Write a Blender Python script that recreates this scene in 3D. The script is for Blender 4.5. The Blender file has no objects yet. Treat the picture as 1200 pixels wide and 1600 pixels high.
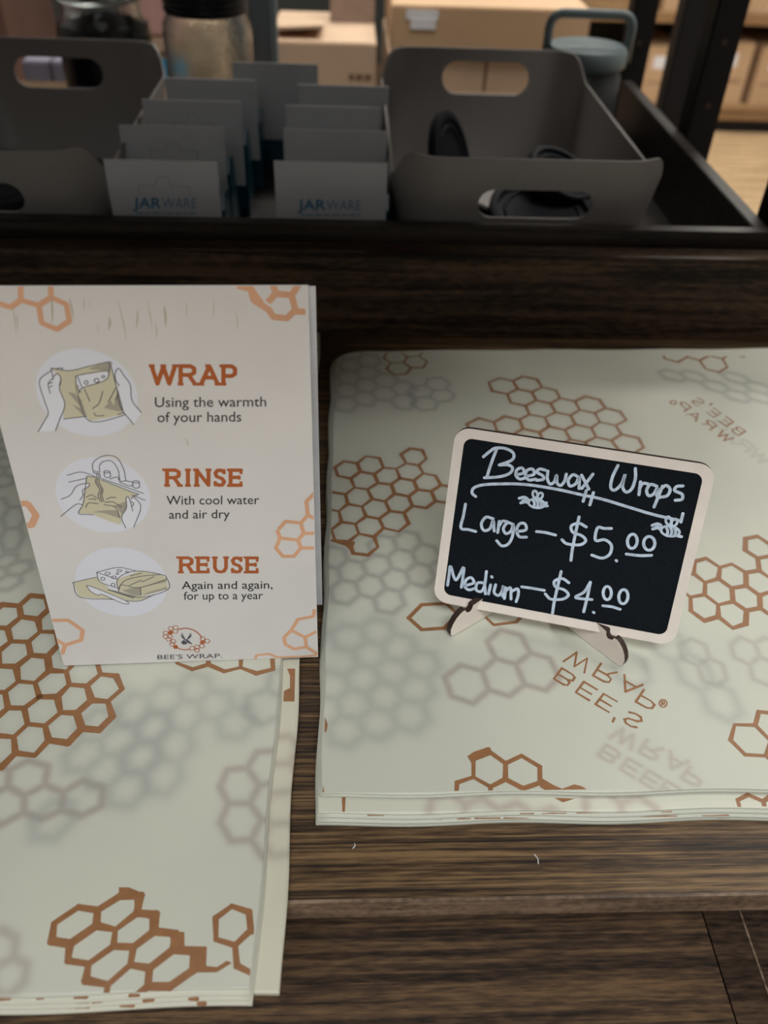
import bpy, bmesh, math, random, cmath
import numpy as np
from mathutils import Vector, Matrix
random.seed(7); RNG = np.random.default_rng(7)
S = bpy.context.scene
COL = S.collection

# ------------------------------------------------------------------ camera
F = 1338.0; H = 0.30
_lat = np.array([1, 82/28971, 1338/28971.]); _lat /= np.linalg.norm(_lat)
_dep = np.array([-58.5, -1155, 1338.]); _dep -= _lat*(_dep@_lat); _dep /= np.linalg.norm(_dep)
_up = np.cross(_lat, _dep)
MC = np.array([_lat, _dep, _up]); CAM = np.array([0, 0, H])
cd = bpy.data.cameras.new('camera'); cam = bpy.data.objects.new('camera', cd); COL.objects.link(cam)
cd.sensor_fit = 'VERTICAL'; cd.sensor_height = 36; cd.sensor_width = 27; cd.lens = F/1600*36
m = Matrix.Identity(4)
for i, v in enumerate((MC@[1, 0, 0], MC@[0, -1, 0], MC@[0, 0, -1])):
    for j in range(3): m[j][i] = v[j]
m.translation = Vector(CAM); cam.matrix_world = m
cd.clip_start = .01; cd.clip_end = 50
cd.dof.use_dof = True; cd.dof.focus_distance = 0.355; cd.dof.aperture_fstop = 8.6
S.camera = cam
# ------------------------------------------------------------------ light
S.view_settings.view_transform = 'Standard'; S.view_settings.look = 'None'
S.view_settings.exposure = 0.12; S.view_settings.gamma = 1.0; S.view_settings.use_curve_mapping = False
w = bpy.data.worlds.new('world'); S.world = w; w.use_nodes = True
w.node_tree.nodes['Background'].inputs[0].default_value = (.85, .92, 1, 1)
w.node_tree.nodes['Background'].inputs[1].default_value = .04
def area(name, loc, size, e, col=(1, 1, 1), rot=(0, 0, 0)):
    l = bpy.data.lights.new(name, 'AREA'); l.shape = 'RECTANGLE'; l.size, l.size_y = size
    l.energy = e; l.color = col
    o = bpy.data.objects.new(name, l); o.location = loc; o.rotation_euler = rot; COL.objects.link(o); return o
area('ceiling_panel_light', (.15, -.9, 1.93), (1.6, .7), 38, (.97, .99, 1))
area('fill_light_front', (.2, -3.0, 1.93), (2.4, .8), 15, (.97, .99, 1))  # added lamp behind the camera, brightens the packets and other upright faces
area('fill_light_front', (.2, -5.0, 1.93), (2.4, .8), 15, (.97, .99, 1))  # second added lamp, farther back, for the same upright faces
area('fill_light_mid', (.2, 1.0, 1.93), (1.6, .4), 32, (1, .97, .93))  # added lamp, reaches the rear cartons behind the upper shelf
area('fill_light_side', (1.42, .75, 1.93), (.4, 1.0), 20, (1, .97, .93))  # added lamp, lights the rear carton fronts from the right
area('fill_light_side', (-1.75, .75, 1.93), (.5, 1.0), 24, (1, .97, .93))  # added lamp, the same from the left
area('ceiling_panel_light_rear', (.3, 2.4, 1.93), (1.2, .6), 30, (1, .96, .90))
area('fill_light_side', (1.6, 3.2, 1.93), (1.2, .6), 44, (1, .95, .86))  # unseen lamp over the floor at the right

# ------------------------------------------------------------------ pixel -> world helpers
def ray(x, y): return MC@np.array([x-600, y-800, F])
def onz(x, y, z=0.):
    r = ray(x, y); return CAM+r*(z-H)/r[2]
def ony(x, y, D):
    r = ray(x, y); return CAM+r*D/r[1]
def onplane(x, y, o, n):
    r = ray(x, y); return CAM+r*((o-CAM)@n)/(r@n)

# ------------------------------------------------------------------ materials
def nodemat(name):
    m = bpy.data.materials.new(name); m.use_nodes = True
    return m, m.node_tree, m.node_tree.nodes['Principled BSDF']
def N(nt, t, **kw):
    n = nt.nodes.new(t)
    for k, v in kw.items():
        if k in n.inputs: n.inputs[k].default_value = v
        else: setattr(n, k, v)
    return n
def simple(name, col, rough=.5, metal=0, var=.08, scale=60, bump=.0, spec=.5):
    m, nt, b = nodemat(name)
    tc = N(nt, 'ShaderNodeTexCoord'); no = N(nt, 'ShaderNodeTexNoise', Scale=scale, Detail=4)
    nt.links.new(tc.outputs['Object'], no.inputs['Vector'])
    r = N(nt, 'ShaderNodeValToRGB'); r.color_ramp.elements[0].position = .3; r.color_ramp.elements[1].position = .7
    r.color_ramp.elements[0].color = tuple(c*(1-var) for c in col)+(1,)
    r.color_ramp.elements[1].color = tuple(min(1, c*(1+var)) for c in col)+(1,)
    nt.links.new(no.outputs['Fac'], r.inputs[0]); nt.links.new(r.outputs[0], b.inputs['Base Color'])
    b.inputs['Roughness'].default_value = rough; b.inputs['Metallic'].default_value = metal
    b.inputs['Specular IOR Level'].default_value = spec
    if bump:
        bp = N(nt, 'ShaderNodeBump', Strength=bump, Distance=.001)
        nt.links.new(no.outputs['Fac'], bp.inputs['Height']); nt.links.new(bp.outputs[0], b.inputs['Normal'])
    return m
def wood(name, dark, mid, light, sx=3., sy=70., sz=70., rough=.5, spec=.35, patch=5.):
    m, nt, b = nodemat(name)
    tc = N(nt, 'ShaderNodeTexCoord'); L = nt.links.new
    def noise(vec, scale, det, dist=0.):
        mp = N(nt, 'ShaderNodeMapping'); mp.inputs['Scale'].default_value = vec
        L(tc.outputs['Object'], mp.inputs['Vector'])
        n = N(nt, 'ShaderNodeTexNoise', Scale=scale, Detail=det, Distortion=dist); L(mp.outputs[0], n.inputs['Vector']); return n
    g = noise((sx, sy*1.7, sz*1.7), 1.6, 6, .6)
    fine = noise((sx*30, sy*7, sz*7), 1.0, 4)
    big = noise((1, 2.4, 2.4), patch, 2)
    r = N(nt, 'ShaderNodeValToRGB'); e = r.color_ramp.elements
    e[0].position = .42; e[0].color = dark+(1,); e[1].position = .64; e[1].color = light+(1,)
    k = e.new(.52); k.color = mid+(1,)
    mx = N(nt, 'ShaderNodeMath', operation='MULTIPLY_ADD'); mx.inputs[1].default_value = .62; L(g.outputs['Fac'], mx.inputs[0])
    m2 = N(nt, 'ShaderNodeMath', operation='MULTIPLY'); m2.inputs[1].default_value = .34; L(fine.outputs['Fac'], m2.inputs[0])
    m3 = N(nt, 'ShaderNodeMath', operation='MULTIPLY_ADD'); m3.inputs[1].default_value = .08; L(big.outputs['Fac'], m3.inputs[0]); L(m2.outputs[0], m3.inputs[2])
    L(m3.outputs[0], mx.inputs[2]); L(mx.outputs[0], r.inputs[0]); L(r.outputs[0], b.inputs['Base Color'])
    bp = N(nt, 'ShaderNodeBump', Strength=.35, Distance=.0006); L(mx.outputs[0], bp.inputs['Height']); L(bp.outputs[0], b.inputs['Normal'])
    b.inputs['Roughness'].default_value = rough; b.inputs['Specular IOR Level'].default_value = spec
    return m
M = {}
M['shelf'] = wood('rustic_wood', (.012, .008, .006), (.066, .038, .018), (.20, .122, .055), patch=7, sy=180., sx=2.5)
M['riser'] = wood('dark_walnut', (.014, .010, .008), (.050, .031, .020), (.105, .064, .038), sx=4, patch=9, spec=.15)
M['edge'] = wood('edge_band', (.09, .062, .042), (.17, .115, .075), (.27, .19, .125), sx=12)
M['lower'] = wood('lower_shelf_wood', (.022, .014, .009), (.070, .041, .024), (.17, .10, .048), sx=3, sy=90, patch=8)
M['tray'] = wood('tray_wood', (.010, .007, .006), (.02, .014, .011), (.036, .026, .02), spec=.3, rough=.42)
M['floorwood'] = wood('oak_plank', (.33, .22, .12), (.50, .34, .19), (.68, .49, .29), sx=2, sy=18, patch=3)
M['rackwood'] = wood('oak_shelf_board', (.13, .07, .035), (.26, .15, .07), (.4, .25, .12), sx=2, sy=12)
M['post'] = simple('black_powder_coat', (.007, .007, .009), .55, 0, .08, 60, 0, .25)
M['basket'] = simple('taupe_plastic', (.27, .25, .235), .42, 0, .06, 900, .12)
M['card'] = simple('greyish_card', (.52, .52, .53), .45, 0, .04, 25)
M['cardprint'] = simple('teal_print', (.03, .17, .30), .5)
M['slotline'] = simple('cut_line', (.32, .32, .33), .6)
M['teal'] = simple('teal_plastic', (.004, .05, .075), .25, 0, .3, 30)
M['lid'] = simple('black_silicone', (.010, .011, .016), .65, 0, .08, 60, 0, .2)
M['paper'] = simple('sign_paper', (.76, .735, .705), .5, 0, .035, 22)
M['sheetedge'] = simple('sign_backing', (.68, .7, .74), .3)
M['orange'] = simple('sign_orange', (.47, .12, .03), .5)
M['peach'] = simple('sign_peach', (.76, .42, .25), .5, 0, .1, 40)
M['ink'] = simple('sign_ink', (.018, .018, .022), .5)
M['line'] = simple('drawing_line', (.09, .09, .11), .5)
M['disc'] = simple('drawing_disc', (.80, .81, .88), .5, 0, .01)
M['khaki'] = simple('drawing_wrap', (.68, .64, .46), .5, 0, .02)
M['khaki2'] = simple('drawing_wrap_shade', (.42, .39, .31), .5, 0, .02)
M['white'] = simple('drawing_white', (.83, .84, .90), .5, 0, .01)
M['grass'] = simple('grass_print', (.50, .50, .36), .5)
M['brown'] = simple('wrap_print', (.29, .135, .056), .45, 0, .1, 200)
M['chalk'] = simple('chalk_paint', (.58, .69, .82), .55, 0, .18, 400)
M['slate'] = simple('chalkboard_black', (.006, .009, .013), .75, 0, .35, 1500, .3, .12)
M['ply'] = simple('birch_ply', (.88, .79, .71), .5, 0, .05, 90, .1)
M['burnt'] = simple('laser_burnt_edge', (.035, .018, .012), .6)
M['carton'] = simple('kraft_carton', (.47, .31, .18), .75, 0, .05, 12)
M['carton2'] = simple('pale_carton', (.52, .37, .25), .75, 0, .05, 12)
M['cartoninside'] = simple('dim_carton', (.20, .13, .09), .8)
M['tape'] = simple('packing_tape', (.36, .24, .13), .35)
M['label'] = simple('paper_label', (.7, .7, .72), .5)
M['cartonink'] = simple('carton_ink', (.17, .10, .06), .7)
M['blue'] = simple('cyan_band', (.01, .33, .58), .5)
M['pink'] = simple('pink_carton', (.62, .36, .32), .6)
M['bluegrey'] = simple('blue_grey_plastic', (.17, .22, .23), .45)
M['jarbody'] = simple('dark_grey_steel', (.045, .047, .048), .4)
M['blacklid'] = simple('black_metal_lid', (.015, .017, .02), .3, .3)
M['coffee'] = simple('dark_contents', (.004, .005, .011), .2)
M['greymetal'] = simple('grey_metal', (.13, .15, .17), .4, .4)
M['darkpanel'] = simple('dark_green_panel', (.02, .022, .018), .7, 0, .5, 4)
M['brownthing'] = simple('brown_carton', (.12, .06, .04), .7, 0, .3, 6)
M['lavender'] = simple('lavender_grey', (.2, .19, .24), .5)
M['wallpaint'] = simple('wall_paint', (.22, .22, .22), .8)
M['ceilpaint'] = simple('ceiling_paint', (.34, .34, .34), .85)
def glass():
    m, nt, b = nodemat('clear_glass')
    b.inputs['Base Color'].default_value = (.93, .97, .95, 1); b.inputs['Roughness'].default_value = .03
    b.inputs['Transmission Weight'].default_value = 1; b.inputs['IOR'].default_value = 1.45
    no = N(nt, 'ShaderNodeTexNoise', Scale=35.); bp = N(nt, 'ShaderNodeBump', Strength=.15, Distance=.002)
    nt.links.new(no.outputs['Fac'], bp.inputs['Height']); nt.links.new(bp.outputs[0], b.inputs['Normal'])
    return m
M['glass'] = glass()
def wrapmat():
    m, nt, b = nodemat('beeswax_cotton'); L = nt.links.new
    a = N(nt, 'ShaderNodeVertexColor', layer_name='Col')
    tc = N(nt, 'ShaderNodeTexCoord')
    mott = N(nt, 'ShaderNodeTexNoise', Scale=14., Detail=3); L(tc.outputs['Object'], mott.inputs['Vector'])
    r = N(nt, 'ShaderNodeValToRGB'); r.color_ramp.elements[0].position = .3; r.color_ramp.elements[1].position = .7
    r.color_ramp.elements[0].color = (.90, .925, .92, 1); r.color_ramp.elements[1].color = (1, 1, .985, 1)
    L(mott.outputs['Fac'], r.inputs[0])
    mx = N(nt, 'ShaderNodeMix', data_type='RGBA', blend_type='MULTIPLY'); mx.inputs[0].default_value = 1
    L(a.outputs['Color'], mx.inputs[6]); L(r.outputs[0], mx.inputs[7]); L(mx.outputs[2], b.inputs['Base Color'])
    w1 = N(nt, 'ShaderNodeTexNoise', Scale=900., Detail=2); L(tc.outputs['Object'], w1.inputs['Vector'])
    bp = N(nt, 'ShaderNodeBump', Strength=.25, Distance=.0003); L(w1.outputs['Fac'], bp.inputs['Height']); L(bp.outputs[0], b.inputs['Normal'])
    b.inputs['Roughness'].default_value = .42; b.inputs['Specular IOR Level'].default_value = .35
    return m
M['wrap'] = wrapmat()

# ------------------------------------------------------------------ object helpers
def empty(name, label, cat, base, group=None):
    o = bpy.data.objects.new(name, None); o.empty_display_size = .02; o.location = base; COL.objects.link(o)
    o['label'] = label; o['category'] = cat
    if group: o['group'] = group
    return o
def wpos(o):
    p = Vector((0, 0, 0))
    while o: p = p+o.location; o = o.parent
    return p
def mesh_obj(name, verts, faces, mat, parent=None, base=None, smooth=False, fmats=None, kind=None):
    me = bpy.data.meshes.new(name)
    off = wpos(parent) if parent else Vector(base if base is not None else (0, 0, 0))
    V = np.asarray(verts, float)-np.array(off)
    me.from_pydata(V.tolist(), [], faces); 
    for mm in (mat if isinstance(mat, (list, tuple)) else [mat]): me.materials.append(mm)
    if fmats is not None: me.polygons.foreach_set('material_index', fmats)
    if smooth: me.polygons.foreach_set('use_smooth', [True]*len(me.polygons))
    me.update()
    o = bpy.data.objects.new(name, me); COL.objects.link(o)
    if parent: o.parent = parent
    else: o.location = off
    if kind: o['kind'] = kind
    return o
def tag(o, label, cat, group=None):
    o['label'] = label; o['category'] = cat
    if group: o['group'] = group
    return o
class MB:
    def __init__(s): s.v = []; s.f = []; s.m = []
    def add(s, v, f, mi=0):
        n = len(s.v); s.v += [tuple(map(float, p)) for p in v]; s.f += [tuple(i+n for i in q) for q in f]; s.m += [mi]*len(f); return s
    def box(s, a, b, mi=0, bev=0.):
        x0, y0, z0 = a; x1, y1, z1 = b
        if bev <= 0:
            return s.add([(x0, y0, z0), (x1, y0, z0), (x1, y1, z0), (x0, y1, z0), (x0, y0, z1), (x1, y0, z1), (x1, y1, z1), (x0, y1, z1)],
                     [(0, 3, 2, 1), (4, 5, 6, 7), (0, 1, 5, 4), (1, 2, 6, 5), (2, 3, 7, 6), (3, 0, 4, 7)], mi)
        bm = bmesh.new(); bmesh.ops.create_cube(bm, size=1)
        for v in bm.verts: v.co = Vector(((x0+x1)/2+v.co.x*(x1-x0), (y0+y1)/2+v.co.y*(y1-y0), (z0+z1)/2+v.co.z*(z1-z0)))
        bmesh.ops.bevel(bm, geom=bm.edges[:], offset=bev, segments=2, affect='EDGES')
        bm.verts.index_update(); s.add([v.co[:] for v in bm.verts], [[v.index for v in f.verts] for f in bm.faces], mi); bm.free(); return s
    def prism(s, poly, vec, mi=0, side=None):
        """poly: list of 3D points, extruded by vec"""
        n = len(poly); vec = np.array(vec); P = [np.array(p) for p in poly]
        s.add(P+[p+vec for p in P], [tuple(range(n))[::-1], tuple(range(n, 2*n))], mi)
        s.add(P+[p+vec for p in P], [(i, (i+1) % n, n+(i+1) % n, n+i) for i in range(n)], mi if side is None else side); return s
    def lathe(s, prof, c, mi=0, n=40, sx=1., sy=1.):
        v = []; 
        for r, z in prof:
            for k in range(n):
                a = 2*math.pi*k/n; v.append((c[0]+r*math.cos(a)*sx, c[1]+r*math.sin(a)*sy, c[2]+z))
        f = [(i*n+k, i*n+(k+1) % n, (i+1)*n+(k+1) % n, (i+1)*n+k) for i in range(len(prof)-1) for k in range(n)]
        if prof[0][0] > 1e-6: f.append(tuple(range(n))[::-1])
        if prof[-1][0] > 1e-6: f.append(tuple((len(prof)-1)*n+k for k in range(n)))
        return s.add(v, f, mi)
    def tube(s, path, r, mi=0, n=10, closed=False):
        P = [np.array(p, float) for p in path]; m_ = len(P); v = []
        up = None
        for i in range(m_):
            t = (P[(i+1) % m_]-P[i-1]) if closed or 0 < i < m_-1 else (P[1]-P[0] if i == 0 else P[-1]-P[-2])
            t = t/np.linalg.norm(t)
            if up is None: up = np.array([0, 0, 1.]) if abs(t[2]) < .9 else np.array([0, 1., 0])
            a = np.cross(t, up); a /= np.linalg.norm(a); b = np.cross(a, t); up = b
            for k in range(n):
                q = 2*math.pi*k/n; v.append(P[i]+a*r*math.cos(q)+b*r*math.sin(q))
        f = [(i*n+k, i*n+(k+1) % n, ((i+1) % m_)*n+(k+1) % n, ((i+1) % m_)*n+k) for i in range(m_ if closed else m_-1) for k in range(n)]
        if not closed: f += [tuple(range(n))[::-1], tuple((m_-1)*n+k for k in range(n))]
        return s.add(v, f, mi)
    def obj(s, name, mat, parent=None, base=None, smooth=False, kind=None):
        return mesh_obj(name, s.v, s.f, mat, parent, base, smooth, s.m if isinstance(mat, (list, tuple)) else None, kind)
def autosmooth(o, ang=40):
    me = o.data; me.polygons.foreach_set('use_smooth', [True]*len(me.polygons))
    bm = bmesh.new(); bm.from_mesh(me); bmesh.ops.remove_doubles(bm, verts=bm.verts[:], dist=1e-6)
    for e in bm.edges:
        if len(e.link_faces) == 2 and e.calc_face_angle(0) > math.radians(ang): e.smooth = False
    bm.to_mesh(me); bm.free(); return o
def struct(o): o['kind'] = 'structure'; return o

# flat print engine: everything is drawn as 2-D polygons in a plane's own metres, then lifted by tiny real thickness
def spline(pts, k=6):
    P = [np.array(p, float) for p in pts]
    if len(P) < 3: return P
    P = [2*P[0]-P[1]]+P+[2*P[-1]-P[-2]]; out = []
    for i in range(1, len(P)-2):
        for j in range(k):
            t = j/k; a, b, c, d = P[i-1:i+3]
            out.append(.5*((2*b)+(-a+c)*t+(2*a-5*b+4*c-d)*t*t+(-a+3*b-3*c+d)*t**3))
    out.append(P[-2]); return out
class Print:
    def __init__(s, lift): s.v = []; s.f = []; s.m = []; s.lift = lift; s.layer = 0
    def poly(s, P, mi=0, layer=None):
        if layer is None: s.layer += 1; layer = s.layer
        n = len(s.v)
        for p in P: s.v.append(s.lift(p[0], p[1], layer))
        s.f.append(tuple(range(n, n+len(P)))); s.m.append(mi)
    def stroke(s, P, w, mi=0, smooth=True, cap=True, closed=False, widths=None):
        if smooth: P = spline(P)
        P = [np.array(p, float) for p in P]
        if closed: P = P+[P[0], P[1]]
        s.layer += 1; ly = s.layer; n = len(P)
        if n == 1: s.disc(P[0], w/2*1.2, mi); return
        if not smooth and not closed and n > 2:
            for i in range(n-1): s.stroke([P[i], P[i+1]], w, mi, False, True)
            return
        L = []; R = []
        for i in range(n):
            t = P[min(i+1, n-1)]-P[max(i-1, 0)]; t = t/(np.linalg.norm(t)+1e-12); q = np.array([-t[1], t[0]])
            ww = (w if widths is None else widths[i])/2
            L.append(P[i]+q*ww); R.append(P[i]-q*ww)
        if cap and not closed:
            for (c, a, rev) in ((P[-1], P[-1]-P[-2], 0), (P[0], P[0]-P[1], 1)):
                th = math.atan2(a[1], a[0]); r = w/2
                arc = [c+r*np.array([math.cos(th+u), math.sin(th+u)]) for u in np.linspace(math.pi/2, -math.pi/2, 7)]
                s.poly(arc, mi, ly)
        base = len(s.v)
        for p, q in zip(L, R): s.v.append(s.lift(p[0], p[1], ly)); s.v.append(s.lift(q[0], q[1], ly))
        for i in range(n-1): s.f.append((base+2*i, base+2*i+1, base+2*i+3, base+2*i+2)); s.m.append(mi)
    def disc(s, c, r, mi=0, n=24, ry=None, rot=0):
        ry = ry or r; co, si = math.cos(rot), math.sin(rot)
        s.poly([(c[0]+r*math.cos(a)*co-ry*math.sin(a)*si, c[1]+r*math.cos(a)*si+ry*math.sin(a)*co) for a in np.linspace(0, 2*math.pi, n, endpoint=False)], mi)
    def ring(s, c, rx, ry, w, mi=0, rot=0, n=20):
        co, si = math.cos(rot), math.sin(rot)
        s.stroke([(c[0]+rx*math.cos(a)*co-ry*math.sin(a)*si, c[1]+rx*math.cos(a)*si+ry*math.sin(a)*co) for a in np.linspace(0, 2*math.pi, n, endpoint=False)], w, mi, smooth=False, closed=True)
    def obj(s, name, mats, parent):
        return mesh_obj(name, s.v, s.f, mats, parent, fmats=s.m if isinstance(mats, (list, tuple)) else None)
def text_tris(body, bold=0.):
    c = bpy.data.curves.new('t', 'FONT'); c.body = body; c.offset = bold; c.resolution_u = 3
    o = bpy.data.objects.new('t', c); COL.objects.link(o); dg = bpy.context.evaluated_depsgraph_get(); dg.update()
    me = o.evaluated_get(dg).to_mesh(); V = np.array([v.co[:2] for v in me.vertices]); Fc = [tuple(p.vertices) for p in me.polygons]
    o.evaluated_get(dg).to_mesh_clear(); bpy.data.objects.remove(o); bpy.data.curves.remove(c)
    return V, Fc
def put_text(pr, body, p0, p1, cap, fn, mi=0, bold=0.):
    """text from baseline px p0 to px p1, cap height in px at left; fn maps px -> plane 2-D"""
    V, Fc = text_tris(body, bold); x0, x1 = V[:, 0].min(), V[:, 0].max(); caph = .73
    d = np.array(p1, float)-p0; pr.layer += 1; n = len(pr.v)
    for v in V:
        t = (v[0]-x0)/(x1-x0); q = np.array(p0)+d*t; upx = -.12*cap*v[1]/caph*0
        q = q+np.array([upx, -cap*v[1]/caph]); u = fn(q[0], q[1]); pr.v.append(pr.lift(u[0], u[1], pr.layer))
    for f in Fc: pr.f.append(tuple(i+n for i in f)); pr.m.append(mi)
# stroke glyphs in a unit box centred on 0
GL = {'W': [[(-.55, .5), (-.28, -.5), (0, .45), (.28, -.5), (.55, .5)]],
 'R': [[(-.42, -.5), (-.42, .5), (.15, .5), (.38, .38), (.38, .12), (.15, 0), (-.42, 0)], [(.05, 0), (.42, -.5)]],
 'A': [[(-.48, -.5), (0, .5), (.48, -.5)], [(-.3, -.15), (.3, -.15)]],
 'P': [[(-.42, -.5), (-.42, .5), (.15, .5), (.38, .36), (.38, .06), (.15, -.06), (-.42, -.06)]],
 'B': [[(-.42, -.5), (-.42, .5), (.15, .5), (.34, .4), (.34, .14), (.15, .03), (-.42, .03)], [(.15, .03), (.4, -.1), (.4, -.38), (.2, -.5), (-.42, -.5)]],
 'E': [[(.38, .5), (-.4, .5), (-.4, -.5), (.38, -.5)], [(-.4, .02), (.28, .02)]],
 'S': [[(.36, .36), (.1, .5), (-.2, .48), (-.36, .3), (-.25, .08), (.2, -.06), (.38, -.26), (.22, -.48), (-.1, -.5), (-.38, -.36)]],
 'I': [[(0, .5), (0, -.5)]], 'N': [[(-.4, -.5), (-.4, .5), (.4, -.5), (.4, .5)]],
 'U': [[(-.4, .5), (-.4, -.2), (-.25, -.45), (0, -.5), (.25, -.45), (.4, -.2), (.4, .5)]],
 "'": [[(.0, .5), (-.05, .2)]]}

# ------------------------------------------------------------------ room shell
zf = -.85
struct(MB().box((-2.6, -6.5, 1.95), (2.6, 5.6, 2.0)).obj('ceiling', M['ceilpaint']))
struct(MB().box((-2.6, 5.5, zf), (2.6, 5.6, 1.95)).obj('wall_back', M['wallpaint']))
struct(MB().box((-2.6, -6.6, zf), (2.6, -6.5, 1.95)).obj('wall_front', M['wallpaint']))
struct(MB().box((-2.7, -6.5, zf), (-2.6, 5.5, 1.95)).obj('wall_left', M['wallpaint']))
struct(MB().box((2.6, -6.5, zf), (2.7, 5.5, 1.95)).obj('wall_right', M['wallpaint']))
fl = struct(MB().box((-2.6, -6.5, zf-.05), (2.6, 5.5, zf-.004)).obj('floor', M['floorwood']))
pk = None
for r in range(18):
    y0 = 1.9+r*.14
    x = .35+(-.5*(r % 3))*.5
    while x < 2.45:
        ln = 1.1; mb = MB().box((0, 0, 0), (ln-.003, .137, .004))
        if pk is None: pk = mb.obj('plank', M['floorwood'], fl); o = pk
        else: o = pk.copy(); COL.objects.link(o); o.parent = fl
        o.location = (x, y0, zf-.004+random.uniform(0, .0008)); x += ln

# ------------------------------------------------------------------ the display rack
BX0, BX1 = -1.12, .36
rack = empty('display_rack', 'dark rustic wood display shelving with black metal posts, holding the wraps and the tray', 'shelf', (0, .6, zf))
sb = MB().box((BX0, .1395, -.012), (BX1, 1.16, 0)).obj('shelf_board', M['shelf'], rack)
sb = MB().box((BX0, .1382, -.0118), (BX1, .1395, -.0002)).obj('edge_band', M['edge'], rack); sb['label'] = 'lighter brown front edge band'
rb = MB().box((BX0, .538, 0), (BX1, .5555, .0605), bev=.0006).obj('back_board', M['riser'], rack)
xa = float(onz(1097, 1423, -.12)[0]); xb = float(onz(1153, 1423, -.12)[0])
MB().box((BX0, -.02, -.132), (xa-.0006, 1.1, -.12)).obj('lower_shelf_board', M['lower'], rack)
o = MB().box((xa, -.02, -.132), (xb, 1.1, -.1195)).obj('side_rail', M['riser'], rack); o['label'] = 'dark side rail beside the lower shelf board'
MB().box((xb, -.02, -.132), (xb+.0010, 1.1, -.119)).obj('rail_edge', M['edge'], rack)
MB().box((xb+.0012, -.02, -.132), (xb+.035, 1.1, -.1197)).obj('side_rail', M['riser'], rack)
MB().box((xb+.0355, -.02, -.15), (xb+.2, 1.1, -.125)).obj('side_frame_or_fill', M['post'], rack)  # black box added for the dark gap here, hides the bright floor
MB().box((BX0, .09, .44), (BX1, 1.04, .458)).obj('upper_shelf_board', M['riser'], rack).location.y  # unseen shelf inferred from the shade, its front edge set to cast it
for (yy, x0) in ((.60, .303), (.80, .303), (1.03, .303), (.60, -1.15), (1.03, -1.15)):
    p = MB().box((x0, yy-.012, zf), (x0+.026, yy+.013, 1.05), bev=.0015).obj('post', M['post'], rack)
    for k in range(14):
        zz = -.26+k*.05
        b = MB()
        b.prism([(x0+.013+.0028*math.cos(a), yy-.0126, zz+.0028*math.sin(a)) for a in np.linspace(0, 6.283, 10, endpoint=False)], (0, .0008, 0))
        b.obj('post_hole_disc', M['burnt'], p)  # flat dark disc stands in for the shade of an open hole

# ------------------------------------------------------------------ wooden tray
T0, T1, RZ = .5575, .968, .0715
tray = empty('wooden_tray', 'dark wooden tray with raised sides behind the wraps, holding the grey baskets and teal packets', 'tray', (0, .75, 0))
MB().box((-.50, T0+.0105, .0005), (.2865, T1-.011, .008)).obj('base', M['tray'], tray)
RZF = .0715
MB().box((-.50, T0, .0005), (.2975, T0+.0105, RZF), bev=.0007).obj('front_wall', M['tray'], tray)
MB().box((-.50, T1-.011, .0005), (.2975, T1, .014), bev=.0007).obj('back_wall', M['tray'], tray)
MB().box((.2867, T0+.0106, .0005), (.2975, T1-.0112, RZF-.004), bev=.0007).obj('side_wall', M['tray'], tray)
MB().box((-.50, T0+.0106, .0005), (-.49, T1-.0112, RZF-.004), bev=.0007).obj('side_wall', M['tray'], tray)

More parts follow.
